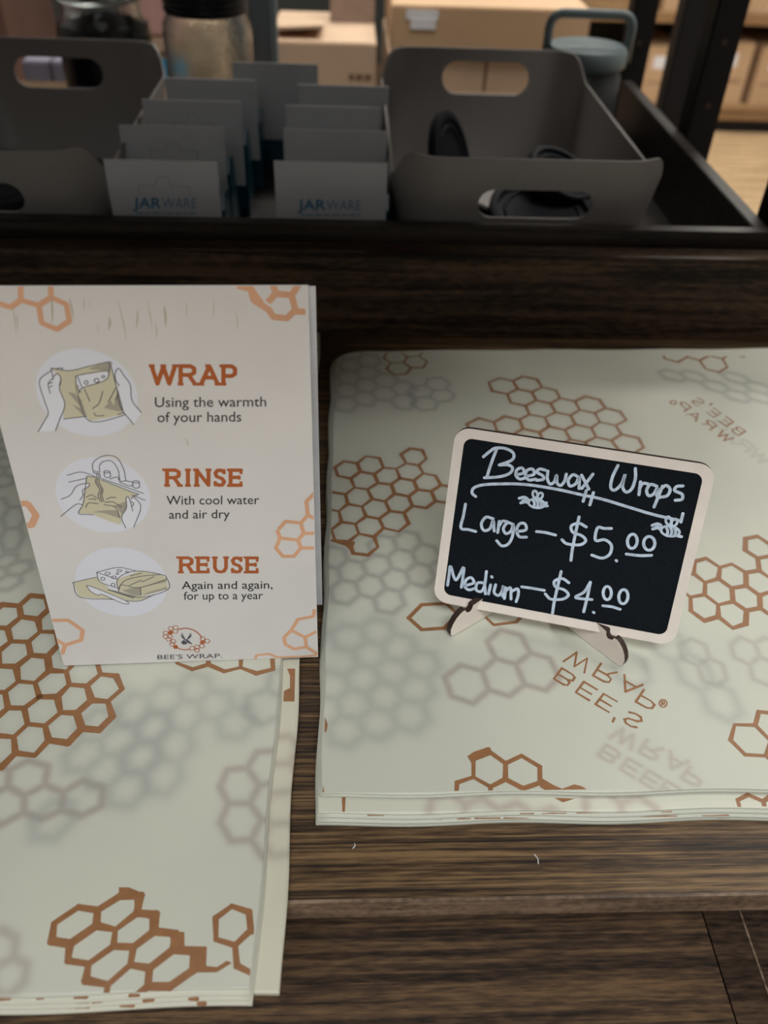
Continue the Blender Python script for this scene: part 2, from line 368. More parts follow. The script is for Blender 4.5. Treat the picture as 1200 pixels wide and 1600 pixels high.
# ------------------------------------------------------------------ baskets
def basket(cx, y0, y1, wid, zt_f, label, holefront, holeback):
    z0 = .0082; cy = (y0+y1)/2
    root = empty('storage_basket', label, 'basket', (cx, cy, z0), 'taupe plastic baskets in the tray')
    n = 160; nv = 14; hw, hd = wid/2, (y1-y0)/2
    def plan(t, k):    # superellipse-ish rounded rectangle, k scales, perimeter param by angle
        r = .035
        w_, d_ = hw*k, hd*k
        segs = [(w_-r, -d_), (w_, -d_+r), (w_, d_-r), (w_-r, d_), (-w_+r, d_), (-w_, d_-r), (-w_, -d_+r), (-w_+r, -d_)]
        pts = []
        cs = [(w_-r, -d_+r, -90), (w_-r, d_-r, 0), (-w_+r, d_-r, 90), (-w_+r, -d_+r, 180)]
        for (ax, ay, a0) in cs:
            for q in range(11): a = math.radians(a0+9*q); pts.append((ax+r*math.cos(a), ay+r*math.sin(a)))
        # straight runs subdivided
        out = []
        for i in range(len(pts)):
            a = np.array(pts[i]); b = np.array(pts[(i+1) % len(pts)]); m_ = 14 if i % 11 == 10 else 1
            for q in range(m_): out.append(a+(b-a)*q/m_)
        return out
    base = plan(0, 1.0); n = len(base)
    zlo, zhi = .088, zt_f
    def top(p):
        # distance from side middle : high on the two ends and round the corners, low along the sides
        e = abs(p[1])/hd; t = min(1, max(0, (e-.80)/.15)); t = t*t*(3-2*t)
        return zlo+(zhi-zlo)*t
    def shell(inset):
        V = []
        for j in range(nv+1):
            fz = j/nv
            for p in base:
                s_ = .86+.14*fz**.8
                q = np.array(p)*s_; L_ = np.hypot(*q); q = q*(1-inset/L_)
                V.append((cx+q[0], cy+q[1], z0+inset+(top(p)-z0-inset)*fz))
        return V
    th = .0022
    Vo, Vi = shell(0), shell(th)
    b = MB(); nn = len(Vo)
    Fs = [(j*n+i, j*n+(i+1) % n, (j+1)*n+(i+1) % n, (j+1)*n+i) for j in range(nv) for i in range(n)]
    Fi = [tuple(nn+k for k in f[::-1]) for f in Fs]
    rim = [(nv*n+i, nv*n+(i+1) % n, nn+nv*n+(i+1) % n, nn+nv*n+i) for i in range(n)]
    bot = [tuple(range(n))[::-1], tuple(nn+i for i in range(n))]
    b.add(Vo+Vi, Fs+Fi+rim+bot)
    body = b.obj('body', M['basket'], root)
    cut = MB()
    for (hx, hz, hl, hh, yy) in (holefront+(y0,), holeback+(y1,)):
        r = hh/2; pts = []
        for a in np.linspace(-90, 90, 13): pts.append((hx+hl/2-r+r*math.cos(math.radians(a)), yy-.05, hz+r*math.sin(math.radians(a))))
        for a in np.linspace(90, 270, 13): pts.append((hx-hl/2+r+r*math.cos(math.radians(a)), yy-.05, hz+r*math.sin(math.radians(a))))
        cut.prism(pts, (0, .1, 0))
    co = cut.obj('cutter', M['basket'])
    bmd = bmesh.new(); bmd.from_mesh(co.data); bmesh.ops.recalc_face_normals(bmd, faces=bmd.faces[:]); bmd.to_mesh(co.data); bmd.free()
    bmd = bmesh.new(); bmd.from_mesh(body.data); bmesh.ops.recalc_face_normals(bmd, faces=bmd.faces[:]); bmd.to_mesh(body.data); bmd.free()
    md = body.modifiers.new('b', 'BOOLEAN'); md.object = co; md.operation = 'DIFFERENCE'; md.solver = 'EXACT'
    dg = bpy.context.evaluated_depsgraph_get(); dg.update()
    me = bpy.data.meshes.new_from_object(body.evaluated_get(dg)); body.modifiers.clear(); body.data = me
    bpy.data.objects.remove(co)
    autosmooth(body, 35)
    return root
def hole(pl, pr_, yt, yb, D):
    a = ony(pl, (yt+yb)/2, D); b = ony(pr_, (yt+yb)/2, D); t = ony((pl+pr_)/2, yt, D); q = ony((pl+pr_)/2, yb, D)
    return ((a[0]+b[0])/2, (t[2]+q[2])/2, b[0]-a[0], t[2]-q[2])
hf = hole(745, 922, 290, 337, .594); hb = hole(692, 829, 101, 151, .872)
basket(.1285, .581, .887, .192, .109, 'taupe plastic storage basket with handle slots at the right of the tray, black lids inside', hf, hb)
h2b = hole(22, 160, 91, 137, .872)
basket(-.2585, .575, .880, .192, .109, 'taupe plastic storage basket with handle slots at the left end of the tray', (-.2585+.003, hf[1], hf[2], hf[3]), h2b)

def round_lid(c, r, h, nrm, label):
    root = empty('jar_lid', label, 'lid', c)
    b = MB().lathe([(r*.97, 0), (r, h*.3), (r, h*.9), (r*.96, h), (r*.86, h), (r*.84, h*.7), (r*.4, h*.65), (0, h*.65)], (0, 0, 0), n=36)
    q = Vector((0, 0, 1)).rotation_difference(Vector(nrm).normalized()).to_matrix()
    b.v = [tuple(q@Vector(v)+Vector(c)) for v in b.v]
    autosmooth(b.obj('disc', M['lid'], root))
    b = MB(); b.tube([tuple(q@Vector((r*.7*math.cos(a), r*.7*math.sin(a), h*.7))+Vector(c)) for a in np.linspace(0, 6.283, 32, endpoint=False)], .0015, n=6, closed=True)
    b.obj('ridge', M['lid'], root, smooth=True)
round_lid((.085, .735, .052), .042, .008, (.86, -.35, .30), 'black round lid leaning on the left wall of the right basket')
round_lid((.172, .70, .052), .030, .012, (.35, -.30, .9), 'small black round lid lying towards the right side of the right basket')
round_lid((.155, .662, .034), .043, .012, (.05, -.25, .95), 'large black round lid seen through the front slot of the right basket')
round_lid((.092, .648, .026), .034, .010, (.1, -.35, .9), 'black round lid at the front left corner of the right basket')
round_lid((-.262, .64, .058), .048, .012, (0, -.1, .99), 'navy black round lid lying inside the left basket')

# ------------------------------------------------------------------ header-card packets
def packet(x0, D, ztop, wid, label, logo=False, slot=False, group='grey-topped teal packets in the tray', lean=0.):
    root = empty('lid_packet', label, 'packet', (x0+wid/2, D, .0082), group)
    x1 = x0+wid
    MB().box((x0, D, .034), (x1, D+.0012, ztop)).obj('header_card', M['card'], root)
    b = MB()
    b.prism([(x0+.004, D+.002, .0085), (x0+.004, D+.002, .066), (x0+.004, D+.006, .076), (x0+.004, D+.03, .070), (x0+.004, D+.047, .0085)], (wid-.002, 0, 0))
    b.obj('blister', M['teal'], root)
    pr = Print(lambda u, v, l: (u, D-.00003-l*2e-6, v))
    if slot:
        cx = (x0+x1)/2; z = ztop-.023
        pr.stroke([(cx-.017, z), (cx-.017, z+.006), (cx-.006, z+.006), (cx-.003, z+.012), (cx+.003, z+.012), (cx+.006, z+.006), (cx+.017, z+.006), (cx+.017, z)], .0006, 0, smooth=False)
        pr.obj('hang_slot', M['slotline'], root)
    if logo:
        fn = lambda x, y: ony(x, y, D)[[0, 2]]
        pr = Print(lambda u, v, l: (u, D-.00003-l*2e-6, v))
        a, c_, y, hgt = logo
        mid = a+(c_-a)*.455
        put_text(pr, 'JAR', (a, y), (mid-.5, y+.2), hgt, fn, 0, .022)
        put_text(pr, 'WARE', (mid+.2, y+.2), (c_, y+.8), hgt, fn, 0, -.004)
        x = a+5
        while x < c_:
            L_ = random.uniform(5, 14); p, q = fn(x, y+8), fn(min(c_, x+L_), y+8)
            pr.stroke([p, q], .0009, 0, smooth=False, cap=False); x += L_+2.5
        pr.obj('printed_logo', M['cardprint'], root)
packet(-.1615, .592, .0995, .0752, 'front packet of the left row, pale card header with blue lettering, beside the left basket', (208, 307, 325, 17), True)
packet(-.1655, .663, .1, .0755, 'second packet from the front in the left row, plain grey header', None, True)
packet(-.1605, .729, .1, .077, 'third packet from the front in the left row, grey header with curved hang slot', None, True)
packet(-.153, .792, .1, .0765, 'rearmost packet of the left row, dark header in front of the clear jar')
packet(-.102, .85, .1, .0768, 'backmost packet of all, dark header between the two rows in front of the pale carton')
packet(-.0485, .596, .0995, .0772, 'front packet of the right row, pale card header with blue lettering, beside the right basket', (465, 564, 328, 17))
packet(-.046, .663, .1, .0770, 'second packet from the front in the right row, plain grey header')
packet(-.0475, .722, .1, .0755, 'third packet from the front in the right row, narrow grey header')
packet(-.04, .783, .1, .0763, 'rearmost packet of the right row, dark header shifted right')

# ------------------------------------------------------------------ food jar with handle behind the right basket
fj = empty('food_jar', 'blue-grey lidded food jar with a carry handle behind the right basket', 'container', (.262, .921, .0082))
c = (.238, .919, .0082)
c = (float(ony(912, 110, .914)[0]), .914, .0084)
autosmooth(MB().lathe([(.034, 0), (.037, .003), (.037, .074), (.035, .078), (.035, .084)], c, n=40).obj('body', M['jarbody'], fj))
autosmooth(MB().lathe([(.0375, .083), (.039, .085), (.039, .096), (.037, .0995), (.02, .101), (0, .101)], c, n=40).obj('lid', M['bluegrey'], fj))
hz0, hz1 = .098, .138
pa = []
for a in np.linspace(180, 90, 7): pa.append((c[0]-.028+.012*math.cos(math.radians(a)), c[1], c[2]+hz1-.0235+.012*math.sin(math.radians(a))))
for a in np.linspace(90, 0, 7): pa.append((c[0]+.028+.012*math.cos(math.radians(a)), c[1], c[2]+hz1-.0235+.012*math.sin(math.radians(a))))
pa = [(c[0]-.040, c[1], c[2]+.086)]+pa+[(c[0]+.040, c[1], c[2]+.086)]
MB().tube(pa, .0042, n=12).obj('handle', M['bluegrey'], fj, smooth=True)

# ------------------------------------------------------------------ glass jars behind the tray
def jar(c, r, h, label):
    root = empty('glass_jar', label, 'jar', c)
    prof = [(0, 0.0), (r*.9, 0), (r, .006), (r, h*.72), (r*.97, h*.80), (r*.86, h*.88), (r*.84, h), (r*.84-.003, h), (r*.84-.003, h*.89), (r*.95-.003, h*.79), (r-.0035, h*.71), (r-.0035, .010), (r*.85, .006), (0, .006)]
    autosmooth(MB().lathe(prof, c, n=48).obj('glass_body', M['glass'], root), 60)
    return root
J = jar((-.148, 1.035, .0002), .0475, .118, 'clear glass jar with a ribbed black lid behind the packets')
c = (-.148, 1.035, .0002); rr = .043
pf = [(rr*.96, .104), (rr, .105)]
for k in range(4): z = .1065+k*.006; pf += [(rr, z), (rr+.0012, z+.0015), (rr+.0012, z+.003), (rr, z+.0045)]
pf += [(rr-.001, .1315), (0, .1315)]
autosmooth(MB().lathe(pf, c, n=48).obj('lid', M['blacklid'], J))
J = jar((-.256, 1.03, .0002), .0475, .115, 'glass jar with a dark sleeve behind the left basket')
c = (-.256, 1.03, .0002)
autosmooth(MB().lathe([(.0477, .024), (.0486, .025), (.0486, .082), (.0470, .0925), (.0462, .092), (.0477, .081)], c, n=48).obj('sleeve', M['coffee'], J))
autosmooth(MB().lathe([(.0405, .1135), (.0435, .1145), (.0435, .1185), (.041, .12), (.0365, .12), (.036, .1165)], c, n=40).obj('neck_ring', M['glass'], J))
autosmooth(MB().lathe([(.0330, .1165), (.0350, .1185), (.0345, .1205), (0, .1205)], c, n=40).obj('lid', M['greymetal'], J))
autosmooth(MB().lathe([(.038, .1205), (.0405, .15), (.0405, .2), (.038, .2), (.038, .15), (.036, .1205)], c, n=40).obj('glass_chimney', M['glass'], J))

# ------------------------------------------------------------------ cartons on the rear rack
rear = empty('rear_rack', 'dark shelving unit standing behind the display, holding cardboard cartons', 'shelf', (-.1, 1.6, zf))
MB().box((-1.15, 1.22, -.18), (.42, 1.95, -.155)).obj('shelf_board', M['riser'], rear)
MB().box((-1.15, 1.95, zf), (.42, 1.97, .75)).obj('back_panel', M['darkpanel'], rear)
for x0 in (-1.16, .42):
    MB().box((x0, 1.2, zf), (x0+.03, 1.23, .75), bev=.002).obj('post', M['post'], rear)
    MB().box((x0, 1.94, zf), (x0+.03, 1.97, .75), bev=.002).obj('post', M['post'], rear)
xg = float(ony(412, 50, 1.19)[0])
MB().box((xg-.014, 1.175, zf), (xg+.008, 1.199, .75), bev=.002).obj('post', M['greymetal'], rear)
MB().box((xg+.0085, 1.18, zf), (xg+.017, 1.199, .75)).obj('post_flange', M['bluegrey'], rear)
ZR = -.155
def carton(D, xl, xr, zb, zt, depth, label, mat='carton', flap=False, tape=True, marks=(), lab=None, band=None, group='cardboard cartons in the background'):
    root = empty('carton', label, 'box', ((xl+xr)/2, D+depth/2, zb), group)
    MB().box((xl, D, zb), (xr, D+depth, zt), bev=.002).obj('body', M[mat], root)
    if tape:
        xm = (xl+xr)/2; MB().box((xl+.01, D+depth/2-.025, zt), (xr-.01, D+depth/2+.025, zt+.0006)).obj('tape', M['tape'], root)
    if flap:
        bm_ = MB(); a = math.radians(10)
        x2 = xl+(xr-xl)*.48
        bm_.prism([(xl, D+depth*.5, zt+.002), (x2, D+depth*.5, zt+.002), (x2+.002, D+.015, zt+.014), (xl+.002, D+.015, zt+.010)], (0, 0, .004)); bm_.obj('flap', M[mat], root)
        bm_ = MB(); bm_.prism([(x2+.01, D+depth*.62, zt+.001), (xr, D+depth*.62, zt+.001), (xr, D+depth*.75, zt+.09), (x2+.01, D+depth*.75, zt+.09)], (0, .003, 0)); bm_.obj('flap', M['cartoninside'], root)
    for (fx, fz, fw, fh) in marks:
        W_, H_ = xr-xl, zt-zb; bm_ = MB(); rows = max(1, int(fh*H_/.012)) ; 
        for q in range(rows):
            x = xl+fx*W_
            while x < xl+(fx+fw)*W_:
                l_ = random.uniform(.004, .010); z = zb+fz*H_+q*.012
                bm_.box((x, D-.0004, z), (x+l_, D, z+.0075)); x += l_+.003
        if bm_.v: bm_.obj('printed_marks', M['cartonink'], root)
    if lab:
        fx, fz, fw, fh = lab; W_, H_ = xr-xl, zt-zb
        MB().box((xl+fx*W_, D-.0008, zb+fz*H_), (xl+(fx+fw)*W_, D, zb+(fz+fh)*H_)).obj('label', M['label'], root)
    if band:
        z0, z1, mm = band; MB().box((xl-.0008, D-.0008, z0), (xr+.0008, D+.05, z1)).obj('band', M[mm], root)
    return root
def X(px, py, D): return float(ony(px, py, D)[0])
def Z(px, py, D): return float(ony(px, py, D)[2])
carton(1.32, X(424, 90, 1.32), X(588, 90, 1.32), ZR, Z(500, 66, 1.32), .20, 'pale open carton with raised flaps behind the packets', 'carton2', True, False, [(.05, .75, .07, .1), (.74, .73, .2, .12)])
zl = Z(760, 88, 1.34)
carton(1.34, X(606, 120, 1.34), X(757, 120, 1.34), ZR, zl, .24, 'lower pale carton seen through the left half of the right basket slot', 'carton2', tape=False)
carton(1.34, X(759, 120, 1.34), X(935, 120, 1.34), ZR, zl, .24, 'lower pale carton seen through the right half of the right basket slot', 'carton2', tape=False)
big = carton(1.335, X(612, 40, 1.335), X(922, 40, 1.335), zl+.0005, Z(760, 12, 1.335), .26, 'wide kraft carton with white labels on top of two pale cartons', 'carton', False, True, [(.04, .05, .17, .22), (.33, .05, .22, .12), (.8, .1, .13, .3)], (.07, .72, .16, .2))
b = MB().box((X(608, 20, 1.335)+.03, 1.3338, Z(640, 45, 1.335)), (X(608, 20, 1.335)+.065, 1.3345, Z(640, 28, 1.335))); b.obj('label', M['label'], big)
carton(1.30, X(212, 60, 1.30), X(268, 60, 1.30), ZR, Z(240, 56, 1.3)-.0006, .2, 'narrow kraft carton with a bright blue band beside the clear jar', 'carton2', False, False, [(.1, .86, .8, .07)], None, (Z(245, 134, 1.30), Z(245, 92, 1.30), 'blue'))
carton(1.30, X(212, 60, 1.30), X(268, 60, 1.30), Z(240, 56, 1.3), Z(240, 56, 1.3)+.10, .2, 'pink carton standing on the blue-banded carton', 'pink', tape=False)
carton(1.30, X(272, 60, 1.30), X(345, 60, 1.30), ZR, Z(240, 30, 1.3), .2, 'kraft carton seen through the clear glass jar', 'carton2', tape=False, marks=[(.2, .5, .6, .3)])
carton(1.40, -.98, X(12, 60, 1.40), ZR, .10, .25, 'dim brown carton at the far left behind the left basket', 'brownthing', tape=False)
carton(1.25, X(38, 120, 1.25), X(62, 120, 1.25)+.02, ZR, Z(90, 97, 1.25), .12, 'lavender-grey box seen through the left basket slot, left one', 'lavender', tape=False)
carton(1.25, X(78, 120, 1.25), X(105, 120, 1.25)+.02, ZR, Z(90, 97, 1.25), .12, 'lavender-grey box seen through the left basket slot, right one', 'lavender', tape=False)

# far rack on the right
far = empty('stock_rack', 'oak and black shelving unit with stock cartons across the aisle at the right', 'shelf', (1.5, 4.1, zf))
FD = 3.9
for (yt_, yb_) in ((166, 188), (22, 38)):
    zt, zb = Z(1100, yt_, FD), Z(1100, yb_, FD)
    MB().box((.9, FD, zb), (2.45, FD+.5, zt), bev=.003).obj('shelf_board', M['rackwood'], far)
zt0, zt1 = Z(1100, 166, FD), Z(1100, 22, FD)
MB().box((.9, FD+.5, zf), (2.45, FD+.52, .6)).obj('back_panel', M['darkpanel'], far)
MB().box((.9, FD+.02, zf), (2.45, FD+.04, Z(1100, 188, FD)-.001)).obj('shelf_shadow_strip', M['post'], far)  # black strip stands in for the shadow line under the bottom shelf
for x0 in (.87, 2.45): MB().box((x0, FD, zf), (x0+.03, FD+.5, .6)).obj('side_frame_or_fill', M['post'], far)
lab = ['kraft stock carton with a white label, left on the far bottom shelf', 'tall kraft stock carton with white label between the two black posts', 'kraft stock carton with label at the right on the far bottom shelf', 'kraft stock carton at the right edge of the far bottom shelf']
for i, (a, b_, yt_) in enumerate(((1008, 1062, 78), (1092, 1172, 68), (1186, 1262, 74))):
    carton(FD+.03, X(a, 120, FD), X(b_, 120, FD), zt0+.0005, Z(1100, yt_, FD), .35, lab[i], 'carton', tape=False, marks=[(.1, .35, .75, .1)], lab=(.22, .62, .5, .22))
for i, (a, b_) in enumerate(((1040, 1108), (1128, 1172), (1175, 1230))):
    carton(FD+.03, X(a, 10, FD), X(b_, 10, FD), zt1+.0005, zt1+.16, .35, ['kraft carton on the far upper shelf left of the nearer post', 'kraft carton on the far upper shelf right of the nearer post', 'green-labelled kraft carton at the right end of the far upper shelf'][i], 'carton', tape=False, lab=(.6, .1, .3, .5))

# ------------------------------------------------------------------ beeswax wraps
# print clusters: cell centres read off the photograph (px), fitted to a regular honeycomb on the sheet
W60 = cmath.exp(1j*math.pi/3)
def fit_lattice(P):
    P = [complex(*p) for p in P]; n = len(P)
    if n == 1: return None
    dm = sorted((abs(P[i]-P[j]), i, j) for i in range(n) for j in range(i))
    _, i, j = dm[0]
    med = [d for d in dm if d[0] < dm[0][0]*1.45]
    sc = sum(d[0] for d in med)/len(med); v = (P[j]-P[i]); v = v/abs(v)*sc
    idx = {i: (0, 0)}; o, s = P[i], v
    while len(idx) < n:
        k = min((q for q in range(n) if q not in idx), key=lambda q: min(abs(P[q]-P[r]) for r in idx))
        z = (P[k]-o)/s; b = z.imag/W60.imag; a = z.real-b*.5
        idx[k] = (round(a), round(b))
        A = np.array([[1, idx[q][0]+idx[q][1]*W60] for q in idx]); y = np.array([P[q] for q in idx])
        if len(idx) > 2 or True:
            sol = np.linalg.lstsq(A, y, rcond=None)[0]; o, s = sol
    ks = list(idx)
    if len(ks) >= 4:
        A = np.array([[1, idx[q][0], idx[q][1]] for q in ks], complex); y = np.array([P[q] for q in ks])
        if np.linalg.matrix_rank(A) == 3:
            o, e1, e2 = np.linalg.lstsq(A, y, rcond=None)[0]
            r1, r2 = s, s*W60
            if abs(e1-r1) < .35*abs(s) and abs(e2-r2) < .35*abs(s): return o, s, set(idx.values()), e1, e2
    return o, s, set(idx.values()), s, s*W60
def hex_edges(P, index=None):
    """list of (p,q) edges in plane metres + extra data"""
    if index:
        A = np.array([[1, a, b] for a, b in index], complex); y = np.array([complex(*p) for p in P])
        o, e1, e2 = np.linalg.lstsq(A, y, rcond=None)[0]; s = e1; cells = set(index)
    else: o, s, cells, e1, e2 = fit_lattice(P)
    nb = [e1, e2, e2-e1, -e1, -e2, e1-e2]
    E = {}
    for (a, b) in cells:
        c = o+a*e1+b*e2
        cs = [c+(nb[k]+nb[(k+1) % 6])/3 for k in range(6)]
        for k in range(6):
            p, q = cs[k], cs[(k+1) % 6]
            key = tuple(sorted(((round(p.real*3000), round(p.imag*3000)), (round(q.real*3000), round(q.imag*3000)))))
            # robust key by midpoint
            mkey = (round(((p+q)/2).real*1500), round(((p+q)/2).imag*1500))
            if not any((mkey[0]+dx, mkey[1]+dy) in E for dx in (-1, 0, 1) for dy in (-1, 0, 1)): E[mkey] = (p, q)
    return list(E.values()), abs(s)
def jit(p, a):
    h = math.sin(round(p.real*900)*12.9898+round(p.imag*900)*78.233)*43758.5453; h2 = math.sin(h*3.1)*9371.3
    return p+a*complex((h-math.floor(h))-.5, (h2-math.floor(h2))-.5)

def clip_poly(P, x0, x1, y0, y1):
    for ax, lim, sg in ((0, x0, 1), (0, x1, -1), (1, y0, 1), (1, y1, -1)):
        out = []
        for i in range(len(P)):
            a, b = P[i-1], P[i]; ia, ib = (a[ax]-lim)*sg >= 0, (b[ax]-lim)*sg >= 0
            if ia != ib: t = (lim-a[ax])/(b[ax]-a[ax]); out.append((a[0]+(b[0]-a[0])*t, a[1]+(b[1]-a[1])*t))
            if ib: out.append(tuple(b))
        P = out
        if len(P) < 3: return []
    return P
class Sheet:
    """one printed cotton sheet: outline quad in world xy, top height function"""
    def __init__(s, corners, ztop, thick, amp, seed, fold=None):
        s.c = [np.array(p, float) for p in corners]   # BL, BR(far x), FR, FL  : back-left, back-right, front-right, front-left
        s.z = ztop; s.t = thick; s.amp = amp; s.ph = seed*1.7; s.fold = fold
    def h(s, x, y):
        z = s.z+s.amp*(np.sin(x*31+s.ph)*np.cos(y*23+s.ph*2)+.6*np.sin(x*17-y*41+s.ph))
        if s.fold is not None:
            d = np.maximum(0, s.fold-y); z = z-d*d*s.droop
        return z
    droop = 3.0
    def build(s, name, nx, ny, ghosts=(), prints=(), polys=(), base_col=(.585, .585, .495), texts=()):
        c = s.c; U, Vv = np.meshgrid(np.linspace(0, 1, nx), np.linspace(0, 1, ny))
        # rounded, slightly wavy outline
        X_ = (1-Vv)*((1-U)*c[0][0]+U*c[1][0])+Vv*((1-U)*c[3][0]+U*c[2][0])
        Y_ = (1-Vv)*((1-U)*c[0][1]+U*c[1][1])+Vv*((1-U)*c[3][1]+U*c[2][1])
        X_ = X_+.0005*np.sin(Vv*37+s.ph)*((U < .001)|(U > .999)); Y_ = Y_+.0006*np.sin(U*29+s.ph)*((Vv < .001)|(Vv > .999))
        if getattr(s, 'rc', 0):
            r = s.rc   # rounded back-left corner
            dx = X_-c[0][0]; dy = c[0][1]-Y_; m_ = (dx < r) & (dy < r)
            ex, ey = r-dx, r-dy; dd = np.hypot(ex, ey); k = np.where(m_ & (dd > r), r/np.maximum(dd, 1e-9), 1.)
            X_ = X_+ex*(1-k); Y_ = Y_-ey*(1-k)
        Z_ = s.h(X_, Y_); n = nx*ny
        top = np.stack([X_.ravel(), Y_.ravel(), Z_.ravel()], 1); bot = top-np.array([0, 0, s.t])
        idx = np.arange(n).reshape(ny, nx)
        q = np.stack([idx[:-1, :-1].ravel(), idx[1:, :-1].ravel(), idx[1:, 1:].ravel(), idx[:-1, 1:].ravel()], 1)
        ring = np.concatenate([idx[0, :-1], idx[:-1, -1], idx[-1, :0:-1], idx[:0:-1, 0]])
        bi = np.arange(len(ring))+n
        side = np.stack([ring, np.roll(ring, -1), np.roll(bi, -1), bi], 1)
        V = np.concatenate([top, bot[ring]])
        colr = np.tile(np.array(base_col), (len(V), 1))
        P = top[:, :2]; acc = np.zeros(n)
        for (segs, wd, blur, tint, st) in ghosts:
            d = np.full(n, 9.)
            for (a, b) in segs:
                a = np.array(a); b = np.array(b); R_ = wd+3*blur
                mk = (P[:, 0] > min(a[0], b[0])-R_) & (P[:, 0] < max(a[0], b[0])+R_) & (P[:, 1] > min(a[1], b[1])-R_) & (P[:, 1] < max(a[1], b[1])+R_)
                if not mk.any(): continue
                Q = P[mk]; ab = b-a; t = np.clip(((Q-a)@ab)/(ab@ab+1e-12), 0, 1); dd = np.hypot(*(Q-(a+t[:, None]*ab)).T)
                d[mk] = np.minimum(d[mk], dd)
            g = st*(1/(1+np.exp((d-wd/2)/blur*1.7)))
            colr[:n] = colr[:n]*(1-g[:, None])+np.array(tint)*g[:, None]
        me = bpy.data.meshes.new(name)
        base = np.array([(c[0][0]+c[1][0]+c[2][0]+c[3][0])/4, (c[0][1]+c[2][1])/2, s.z-s.t])
        faces = np.concatenate([q, side]).tolist(); fm = [0]*len(faces)
        # the crisp print lies on the sheet
        xs0, xs1 = min(p[0] for p in c)+.0003, max(p[0] for p in c)-.0003; ys0, ys1 = min(p[1] for p in c), max(p[1] for p in c)
        sheet = s
        def lift(x, y, l): return (x, y, float(sheet.h(x, y))+.00006+(l % 40)*2e-6)
        pr = Print(lift)
        def xr(y, side):
            t = (c[0][1]-y)/(c[0][1]-c[3][1]); return (c[0][0]*(1-t)+c[3][0]*t+.0008) if side == 0 else (c[1][0]*(1-t)+c[2][0]*t-.0008)
        cy0, cy1 = (c[2][1]+c[3][1])/2+.0008, min(c[0][1], c[1][1])-.0008
        def add_poly(pts):
            my = sum(p[1] for p in pts)/len(pts); P2 = clip_poly([tuple(p) for p in pts], xr(my, 0), xr(my, 1), cy0, cy1)
            if len(P2) >= 3: pr.poly(P2)
        for (segs, wd) in prints:
            for k, (a, b) in enumerate(segs):
                a = np.array(a, float); b = np.array(b, float); t = b-a; L_ = np.hypot(*t)
                if L_ < 1e-9: continue
                t /= L_; nn = np.array([-t[1], t[0]])
                w0 = wd*(.75+.55*abs(math.sin(a[0]*5711+a[1]*3313))); w1 = wd*(.75+.55*abs(math.sin(b[0]*5711+b[1]*3313)))
                m_ = 3
                for q_ in range(m_):
                    f0, f1 = q_/m_, (q_+1)/m_; p0 = a+t*L_*f0; p1 = a+t*L_*f1
                    wa = w0+(w1-w0)*f0; wb = w0+(w1-w0)*f1
                    add_poly([p0-nn*wa/2, p1-nn*wb/2, p1+nn*wb/2, p0+nn*wa/2]); 
                for (p, ww) in ((a, w0*1.12), (b, w1*1.12)):
                    add_poly([p+ww/2*np.array([math.cos(u), math.sin(u)]) for u in np.linspace(0, 6.283, 9, endpoint=False)])
        for pts in polys: add_poly(pts)
        nv0 = len(V); V = np.concatenate([V, np.array(pr.v)]) if pr.v else V
        faces += [tuple(i+nv0 for i in f) for f in pr.f]; fm += [1]*len(pr.f)
        colr = np.concatenate([colr, np.tile(np.array(base_col), (len(V)-len(colr), 1))])
        me.from_pydata((V-base).tolist(), [], faces)
        me.materials.append(M['wrap']); me.materials.append(M['brown'])
        me.polygons.foreach_set('material_index', fm)
        me.polygons.foreach_set('use_smooth', [i < len(q) for i in range(len(faces))])
        ca = me.color_attributes.new('Col', 'FLOAT_COLOR', 'POINT')
        ca.data.foreach_set('color', np.concatenate([colr, np.ones((len(V), 1))], 1).ravel())
        me.update()
        o = bpy.data.objects.new(name, me); COL.objects.link(o); o.location = base
        return o
def zpx(pts, ox, oy, sc): return [(ox+x/sc, oy+y/sc) for x, y in pts]
def toplane(pts, z): return [tuple(onz(x, y, z)[:2]) for x, y in pts]
def cluster(pts, ox, oy, sc, z, index=None, jitter=.0009):
    P = toplane(zpx(pts, ox, oy, sc), z)
    E, s = hex_edges(P, index)
    return [((jit(p, jitter).real, jit(p, jitter).imag), (jit(q, jitter).real, jit(q, jitter).imag)) for p, q in E]
def letters(spec, wv, uv, ox, oy, sc, z, off=(0, 0)):
    out = []
    for ch, cx_, cy_ in spec:
        for st in GL[ch]:
            pts = [(cx_+off[0]+gx*wv[0]+gy*uv[0], cy_+off[1]+gx*wv[1]+gy*uv[1]) for gx, gy in st]
            P = toplane(zpx(pts, ox, oy, sc), z); out += list(zip(P[:-1], P[1:]))
    return out
ZR_ = .0066
# --- right stack
A = cluster([(260, 330), (455, 280), (410, 435), (620, 380), (850, 330), (890, 185), (1020, 445), (800, 505), (575, 540), (350, 580), (145, 625), (285, 740), (510, 700), (740, 645), (975, 600), (1160, 555), (115, 790), (240, 895), (465, 855), (690, 800), (400, 1020)], 500, 680, 6, ZR_)
B = cluster([(345, 130), (505, 120), (455, 205), (605, 190), (575, 275), (725, 260), (885, 240), (1015, 325), (865, 335), (705, 360), (545, 370), (380, 385), (190, 390), (830, 430), (980, 420), (675, 440), (1115, 500), (960, 500), (520, 440)], 700, 570, 4, ZR_)
C_ = cluster([(545, 130), (685, 165), (565, 215), (660, 90)], 500, 530, 4.615, ZR_)
Dd = cluster([(455, 530), (760, 610), (600, 770), (940, 870), (340, 700), (480, 955), (790, 1055), (1090, 670), (1090, 265), (1250, 480), (1250, 930), (1420, 740)], 1040, 820, 7.5, ZR_)
sE = complex(*toplane([(760, 960)], ZR_)[0])
E_ = cluster([(175, 200), (680, 160), (930, 60), (425, 90)], 640, 920, 4.615, ZR_)
